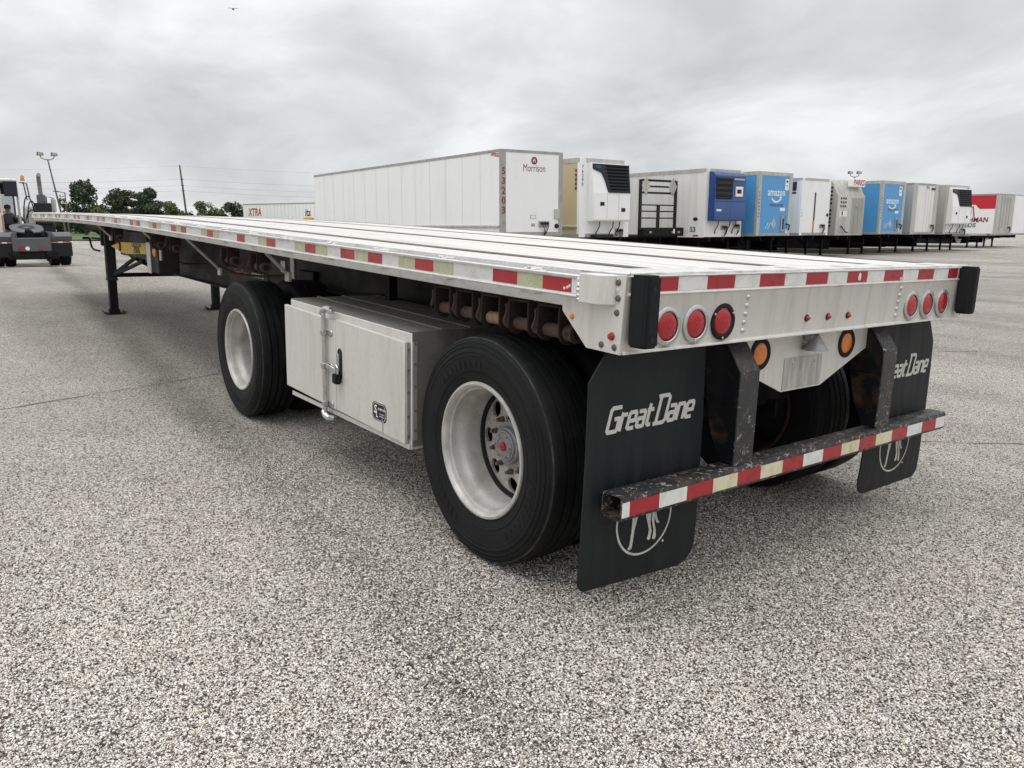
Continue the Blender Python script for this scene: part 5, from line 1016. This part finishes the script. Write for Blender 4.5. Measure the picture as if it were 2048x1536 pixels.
# beacon, mirrors, hoses, stack
x, z = a2(45, 356, cy0); bc = G().lathe([(.06, 0), (.06, .1), (.04, .15), (.0001, .16)], (x, cy0 + .1, czt - .02), 'z', 14).build('beacon', 'lens_amber', yt); G().box(x - .07, x + .07, cy0 + .03, cy0 + .17, czt - .06, czt - .021).build('beacon_base', 'trim_gray', bc)
for u in (47, 53): x, z = a2(u, 370, cy0); G().tube([(x - .1, cy0 + .1, czt - .12), (x, cy0 + .0, czt - .16), (x + .06, cy0, czt - .75)], .022, 6).build('grab_rail', 'ink', yt)
for k_, (u0, v0, u1, v1) in enumerate(((50, 455, 62, 392), (58, 465, 70, 402), (52, 470, 75, 420))):
    x0, z0 = a2(u0, v0, 1.9); x1, z1 = a2(u1, v1, 1.9); g = G(); g.tube([(x0 + (x1 - x0) * (1 - math.cos(a)) * .62, 1.9, z0 + (z1 - z0) * math.sin(a)) for a in np.linspace(0, math.pi, 14)], .02, 6); g.build('air_hose', 'ink', yt)
x, z = a2(57, 430, 2.3); G().box(x - .14, x + .22, 2.3, 2.5, czb, z + .25).build('side_cabinet', 'truck_white', yt, .02); G().box(x - .16, x + .32, 2.28, 2.31, z + .26, z + .30).build('cabinet_shelf', 'truck_white', yt)
x, z = a2(60, 470, 1.6); G().box(x - .2, x + .25, 1.7, 2.1, .9, z + .15).build('battery_box', 'frame_black', yt, .02)
ux = a2(88, 430, 2.0)[0]; zz0 = a2(88, 418, 2.0)[1]; ztop_ = a2(82, 350, 2.0)[1]; zm = a2(85, 390, 2.0)[1]; zm2 = a2(85, 406, 2.0)[1]
st = G().tube([(ux - .03, 2.0, zm), (ux - .04, 2.0, ztop_ - .12), (ux - .04, 1.96, ztop_ - .03), (ux - .04, 1.88, ztop_)], .07, 12).build('exhaust_pipe', 'pipe', yt); G().cyl((ux - .03, 2, zm2), (ux - .03, 2, zm), .14, n=18).build('heat_shield', 'truck_gray', st)
G().box(ux - .26, ux + .24, 1.75, 2.3, zm2 - .75, zm2).build('muffler_box', 'ink', yt, .02); G().box(ux - .2, ux + .3, 1.8, 2.4, .75, zm2 - .75).build('muffler_housing', 'ink', yt, .02)
x, z = a2(104, 400, 2.6); G().tube([(x - .18, 2.6, z - .6), (x - .18, 2.6, z + .12), (x + .06, 2.6, z + .06)], .02, 6).build('mirror_arm', 'ink', yt); G().box(x - .04, x + .12, 2.58, 2.64, z - .42, z + .04).build('mirror', 'alu_far', yt, .02)
G().box(ux + .15, ux + .5, 2.6, 4.9, .70, 1.15).build('hood_side', 'truck_gray', yt, .05, seg=2); G().box(ux + .15, ux + .42, 2.5, 2.7, 1.16, 1.24).build('hood_cap', 'truck_white', yt, .02)
# driver, seated sideways in the cab
vv = [(0, 0, 0), (0, .02, .22), (0, .03, .42), (0, .02, .53), (0, -.0, .62), (0, -.01, .72), (.17, .03, .40), (.27, .12, .20), (.20, .36, .22), (-.17, .03, .40), (-.27, .12, .20), (-.2, .36, .22), (.1, .05, -.02), (.13, .42, .0), (.13, .46, -.38), (.13, .58, -.42), (-.1, .05, -.02), (-.13, .42, .0), (-.13, .46, -.38), (-.13, .58, -.42)]
ed = [(0, 1), (1, 2), (2, 3), (3, 4), (4, 5), (2, 6), (6, 7), (7, 8), (2, 9), (9, 10), (10, 11), (0, 12), (12, 13), (13, 14), (14, 15), (0, 16), (16, 17), (17, 18), (18, 19)]
rad = [.14, .15, .15, .06, .10, .09, .075, .055, .04, .075, .055, .04, .10, .075, .05, .045, .10, .075, .05, .045]
pme = bpy.data.meshes.new('person'); pme.from_pydata(vv, ed, []); pme.materials.append(MT['shirt']); pme.materials.append(MT['denim']); pme.materials.append(MT['skin'])
per = bpy.data.objects.new('person', pme); col.objects.link(per); per.location = (1.75 + sx_, ty + cy0 + .66, tg + czb + .38); per.rotation_euler = (0, 0, R(-35))
tag(per, 'driver in dark shirt and blue jeans sitting in the yard truck cab', 'person')
md = per.modifiers.new('skin', 'SKIN'); 
lay = pme.skin_vertices[0].data if pme.skin_vertices else None
if lay is None:
    bm = bmesh.new(); bm.from_mesh(pme); sk = bm.verts.layers.skin.verify(); bm.to_mesh(pme); bm.free(); lay = pme.skin_vertices[0].data
for i, r_ in enumerate(rad): lay[i].radius = (r_, r_)
lay[0].use_root = True; per.modifiers.new('sub', 'SUBSURF').levels = 1; per.modifiers['sub'].render_levels = 1
dg = bpy.context.evaluated_depsgraph_get(); pm2 = bpy.data.meshes.new_from_object(per.evaluated_get(dg)); per.modifiers.clear(); per.data = pm2
pm2.materials.clear(); [pm2.materials.append(MT[q]) for q in ('shirt', 'denim', 'skin')]
for p in pm2.polygons:
    c = p.center; p.use_smooth = True; p.material_index = 1 if c.z < .06 else (2 if (c.z > .5 or (c.y > .15 and c.z > .12)) else 0)
G().lathe([(.105, .66), (.11, .72), (.09, .79), (.0001, .82)], (0, -.01, 0), 'z', 16).build('hair', 'bird', per)

# ================================================================ POLES, WIRES, TREES, BIRD
def floodpole(label, x, y, H, lean, span, rz):
    r = thing('light_pole', label, 'light pole', (x, y, gz(x, y)), rz)
    G().tube([(0, 0, 0), (lean * .5, 0, H * .5), (lean, 0, H)], [.16, .12, .08], 10).build('pole', 'pole_steel', r)
    G().tube([(lean - span, 0, H + .55), (lean - span * .9, 0, H + .15), (lean - span * .4, 0, H - .05), (lean + span * .4, 0, H - .05), (lean + span * .9, 0, H + .15), (lean + span, 0, H + .55)], .06, 8).build('cross_arm', 'pole_steel', r)
    for s in (-1, 1):
        q = lean + s * span; f = G().prism([(q - .42, H + .45), (q - .36, H + .95), (q + .36, H + .85), (q + .42, H + .5)], 'y', -.25, .25).build('floodlight', 'pole_steel', r, .04); G().prism([(q - .3, H + .52), (q - .26, H + .86), (q + .26, H + .80), (q + .3, H + .55)], 'y', -.262, -.2505).build('lamp_glass', 'alu_far', f)
    return r
floodpole('tall twin floodlight pole leaning slightly, at far left above the yard truck', 17.2, 126.5, 10.6, -1.35, .85, 0)
floodpole('twin floodlight pole rising behind the livestock trailer', 135.2, 75.3, 10.2, 0, .8, R(-35))
r = thing('street_lamp', 'small street lamp with a single arm beside the leftmost tree', 'street lamp', (16.6, 120.5, 0)); G().tube([(0, 0, 0), (0, 0, 5.8)], [.1, .07], 8).build('pole', 'pole_steel', r); G().tube([(0, 0, 5.75), (-.9, 0, 5.9)], .05, 6).build('arm', 'pole_steel', r); G().box(-1.4, -.7, -.12, .12, 5.86, 5.98).build('lamp_head', 'pole_steel', r, .03)
up_ = thing('utility_pole', 'wooden utility pole carrying three wires between trees and far van', 'utility pole', (40.3, 149.5, 0)); G().tube([(0, 0, 0), (-.3, 0, 6), (-.65, 0, 12)], [.2, .17, .13], 10).build('pole', 'pole_wood', up_)
wz = (11.9, 9.6, 8.5, 7.6)
for i, z in enumerate(wz):
    if i: G().box(-.75 + i * .05, -.2, -.08, .08, z - .08, z + .08).build('insulator', 'pole_steel', up_)
    for s in (-1, 1):
        d = RV * s * 62; pts = [(-.55 + d.x * q * (1 if s > 0 else 1), d.y * q, z - 1.7 * 4 * q * (1 - q) * .5 + (.5 if s < 0 else -1.0) * q) for q in np.linspace(0, 1, 12)]
        G().tube(pts, .013 if i else .008, 4).build('wire', 'wire', up_)
def blob_leaves(cl, n, size, seed, flat=.6):
    rg = np.random.default_rng(seed); g = G(); vs = []; fs = []; wts = np.array([c[3] * c[4] * c[5] for c in cl]) ** .75; wts = wts / wts.sum()
    ch = rg.choice(len(cl), n, p=wts)
    for k in range(n):
        cx0, cy0_, cz0_, rx, ry, rz = cl[ch[k]]; v_ = rg.normal(size=3); v_ /= np.linalg.norm(v_); rr = rg.uniform(.35, 1.06) ** .6
        p = np.array((cx0 + v_[0] * rx * rr, cy0_ + v_[1] * ry * rr, cz0_ + v_[2] * rz * rr)); a = rg.normal(size=3); a /= np.linalg.norm(a); b_ = np.cross(a, rg.normal(size=3)); b_ /= np.linalg.norm(b_); s = size * rg.uniform(.5, 1.3)
        o = len(vs); vs += [tuple(p + a * s), tuple(p + b_ * s * flat), tuple(p - a * s), tuple(p - b_ * s * flat)]; fs.append((o, o + 1, o + 2, o + 3))
    return g.add(vs, fs)
def raw(g, name, mat, parent):
    me_ = bpy.data.meshes.new(name); me_.from_pydata(g.v, [], g.f); me_.materials.append(MT[mat]); return put(me_, name, parent)
def tree(label, x, y, H, wid, mat, seed, n, name='tree', group='trees beyond the yard', low=.18, cl=None, size=.19):
    r = thing(name, label, 'tree' if name == 'tree' else 'bush', (x, y, gz(x, y)), 0, group); rg = np.random.default_rng(seed); cl2 = []
    if cl is None:
        for k in range(26):
            q = rg.uniform(low, .96); env = wid * (math.sin(math.pi * min(1, (q - low * .6) / (1.04 - low * .6))) ** .6); a = rg.uniform(0, 6.28); d_ = env * rg.uniform(.1, .82); s = wid * rg.uniform(.20, .40)
            cl2.append((d_ * math.cos(a), d_ * math.sin(a), H * q, s, s, s * rg.uniform(.6, .95)))
    else: cl2 = [(a * wid, b_ * wid, c * H, d_ * wid, d_ * wid, e * H) for a, b_, c, d_, e in cl]
    g = G(); g.tube([(0, 0, 0), (.1, .05, H * .3), (.0, .1, H * .55), (.05, 0, H * .85)], [H * .03, H * .022, H * .014, H * .004], 7)
    for c in cl2[:14]: g.tube([(.02, .05, max(.3, c[2] * .45)), (c[0] * .5, c[1] * .5, c[2] * .75), (c[0], c[1], c[2])], [H * .010, H * .007, H * .003], 5)
    g.build('trunk', 'bark', r); raw(blob_leaves(cl2, n, size, seed), 'crown', mat, r); return r
tree('tall dark green tree with ragged side branches, leftmost of the trees', 20.4, 130.9, 8.0, 2.85, 'leaf_dark', 3, 5600, cl=[(0, 0, .80, .55, .16), (.35, .1, .72, .40, .13), (-.25, 0, .90, .32, .10), (.2, 0, .92, .3, .09), (0, .1, .55, .70, .17), (-.45, 0, .50, .3, .10), (.55, 0, .46, .38, .12), (-.8, 0, .45, .2, .16), (-.95, .0, .62, .16, .12), (-.62, 0, .33, .3, .1), (.0, 0, .3, .7, .16), (.95, 0, .52, .22, .08), (.75, 0, .33, .3, .12), (-.05, 0, .98, .12, .05), (.35, 0, .99, .1, .05), (-.3, 0, .72, .3, .10), (.5, 0, .85, .22, .07)])
tree('open-crowned green tree, left one of the pair by the utility pole', 25.6, 131.5, 6.9, 3.0, 'leaf_mid', 5, 4200)
tree('full round dark green tree, right one of the pair by the utility pole', 29.1, 128.5, 7.2, 3.1, 'leaf_dark', 8, 7000)
bl = [('yellow-green bush between the tall tree and the pair', 22.9, 130, 4.3, 1.7, 'leaf_light'), ('pale bushy shrub under the utility pole', 32.6, 130, 4.7, 2.0, 'leaf_light'), ('yellow-green shrub right of the utility pole', 36.9, 127.5, 5.0, 2.1, 'leaf_light'), ('dark rounded shrub left of the far van trailer', 40.3, 124.5, 4.95, 2.0, 'leaf_dark'), ('pale low shrub touching the far van trailer', 42.6, 122, 3.6, 1.6, 'leaf_light'), ('low yellow-green shrub between the pair and pole', 31.0, 133, 3.9, 1.7, 'leaf_light'), ('wide pale shrub behind the pair of trees', 27.3, 136, 4.2, 2.2, 'leaf_light'), ('low dark shrub left of the tall tree', 17.3, 134, 3.4, 2.0, 'leaf_mid'), ('mid-green shrub right behind the tall tree', 24.2, 134, 3.9, 2.0, 'leaf_mid'), ('low shrub in the gap right of the utility pole', 34.9, 133, 3.7, 2.0, 'leaf_mid'), ('low mid-green shrub before the dark rounded shrub', 38.7, 128, 3.6, 1.8, 'leaf_mid')]
for i, (lb, x, y, H, wd_, mt) in enumerate(bl): tree(lb, x, y, H, wd_ * 1.35, mt, 20 + i, 3000, 'shrub', 'shrubs along the far lawn', .08)
hl = [('dark hedge clump left of the landing gear, under the deck', 17.6, 117), ('dark hedge clump under the tallest tree', 20.6, 116.2), ('dark hedge clump nearest the landing gear', 23.6, 115.2), ('bluish shrub clump behind the yard truck stack', 14.4, 118.5)]
for i, (lb, x, y) in enumerate(hl): tree(lb, -1.875 + (x + 1.875) * 1.28, y * 1.28, 3.3, 2.9, 'leaf_dark', 40 + i, 1700, 'shrub', 'hedge clumps along the lawn', .05)
# woods far beyond, one unbroken mass
cl = []
for k in range(190):
    a = R(-70 + 1.0 * k); rr = 430 + 60 * math.sin(k * 1.7); cl.append((rr * math.sin(a), rr * math.cos(a), 3 + 1.2 * math.sin(k * 2.3), 9, 9, 4.0 + 1.5 * math.sin(k * 3.1)))
o = raw(blob_leaves(cl, 26000, 1.0, 77), 'distant_woods', 'leaf_far', None); tag(o, 'low band of distant woods along the horizon', 'woods', None, 'stuff')
# bird
bd = thing('bird', 'small dark bird flying high in the sky', 'bird', (20.6, 62.34, 17.73), R(60))
G().lathe([(.0001, -.20), (.03, -.17), (.05, -.12), (.065, 0), (.05, .12), (.02, .22), (.0001, .24)], (0, 0, 0), 'x', 10).build('body', 'bird', bd)
for s in (-1, 1): G().add([(-.08, s * .04, .02), (.08, s * .04, .02), (.06, s * .22, .07), (-.06, s * .24, .07), (-.02, s * .42, .03), (-.08, s * .40, .03), (.0, s * .04, .035), (.0, s * .23, .085)], [(0, 1, 2, 3), (3, 2, 4, 5), (0, 6, 1), (0, 3, 7, 6), (6, 7, 2, 1), (3, 5, 7), (7, 5, 4, 2)]).build('wing', 'bird', bd)
G().add([(.2, -.03, 0), (.2, .03, 0), (.34, .07, .0), (.34, -.07, .0), (.26, 0, .012)], [(0, 1, 4), (1, 2, 4), (2, 3, 4), (3, 0, 4), (0, 3, 2, 1)]).build('tail', 'bird', bd)
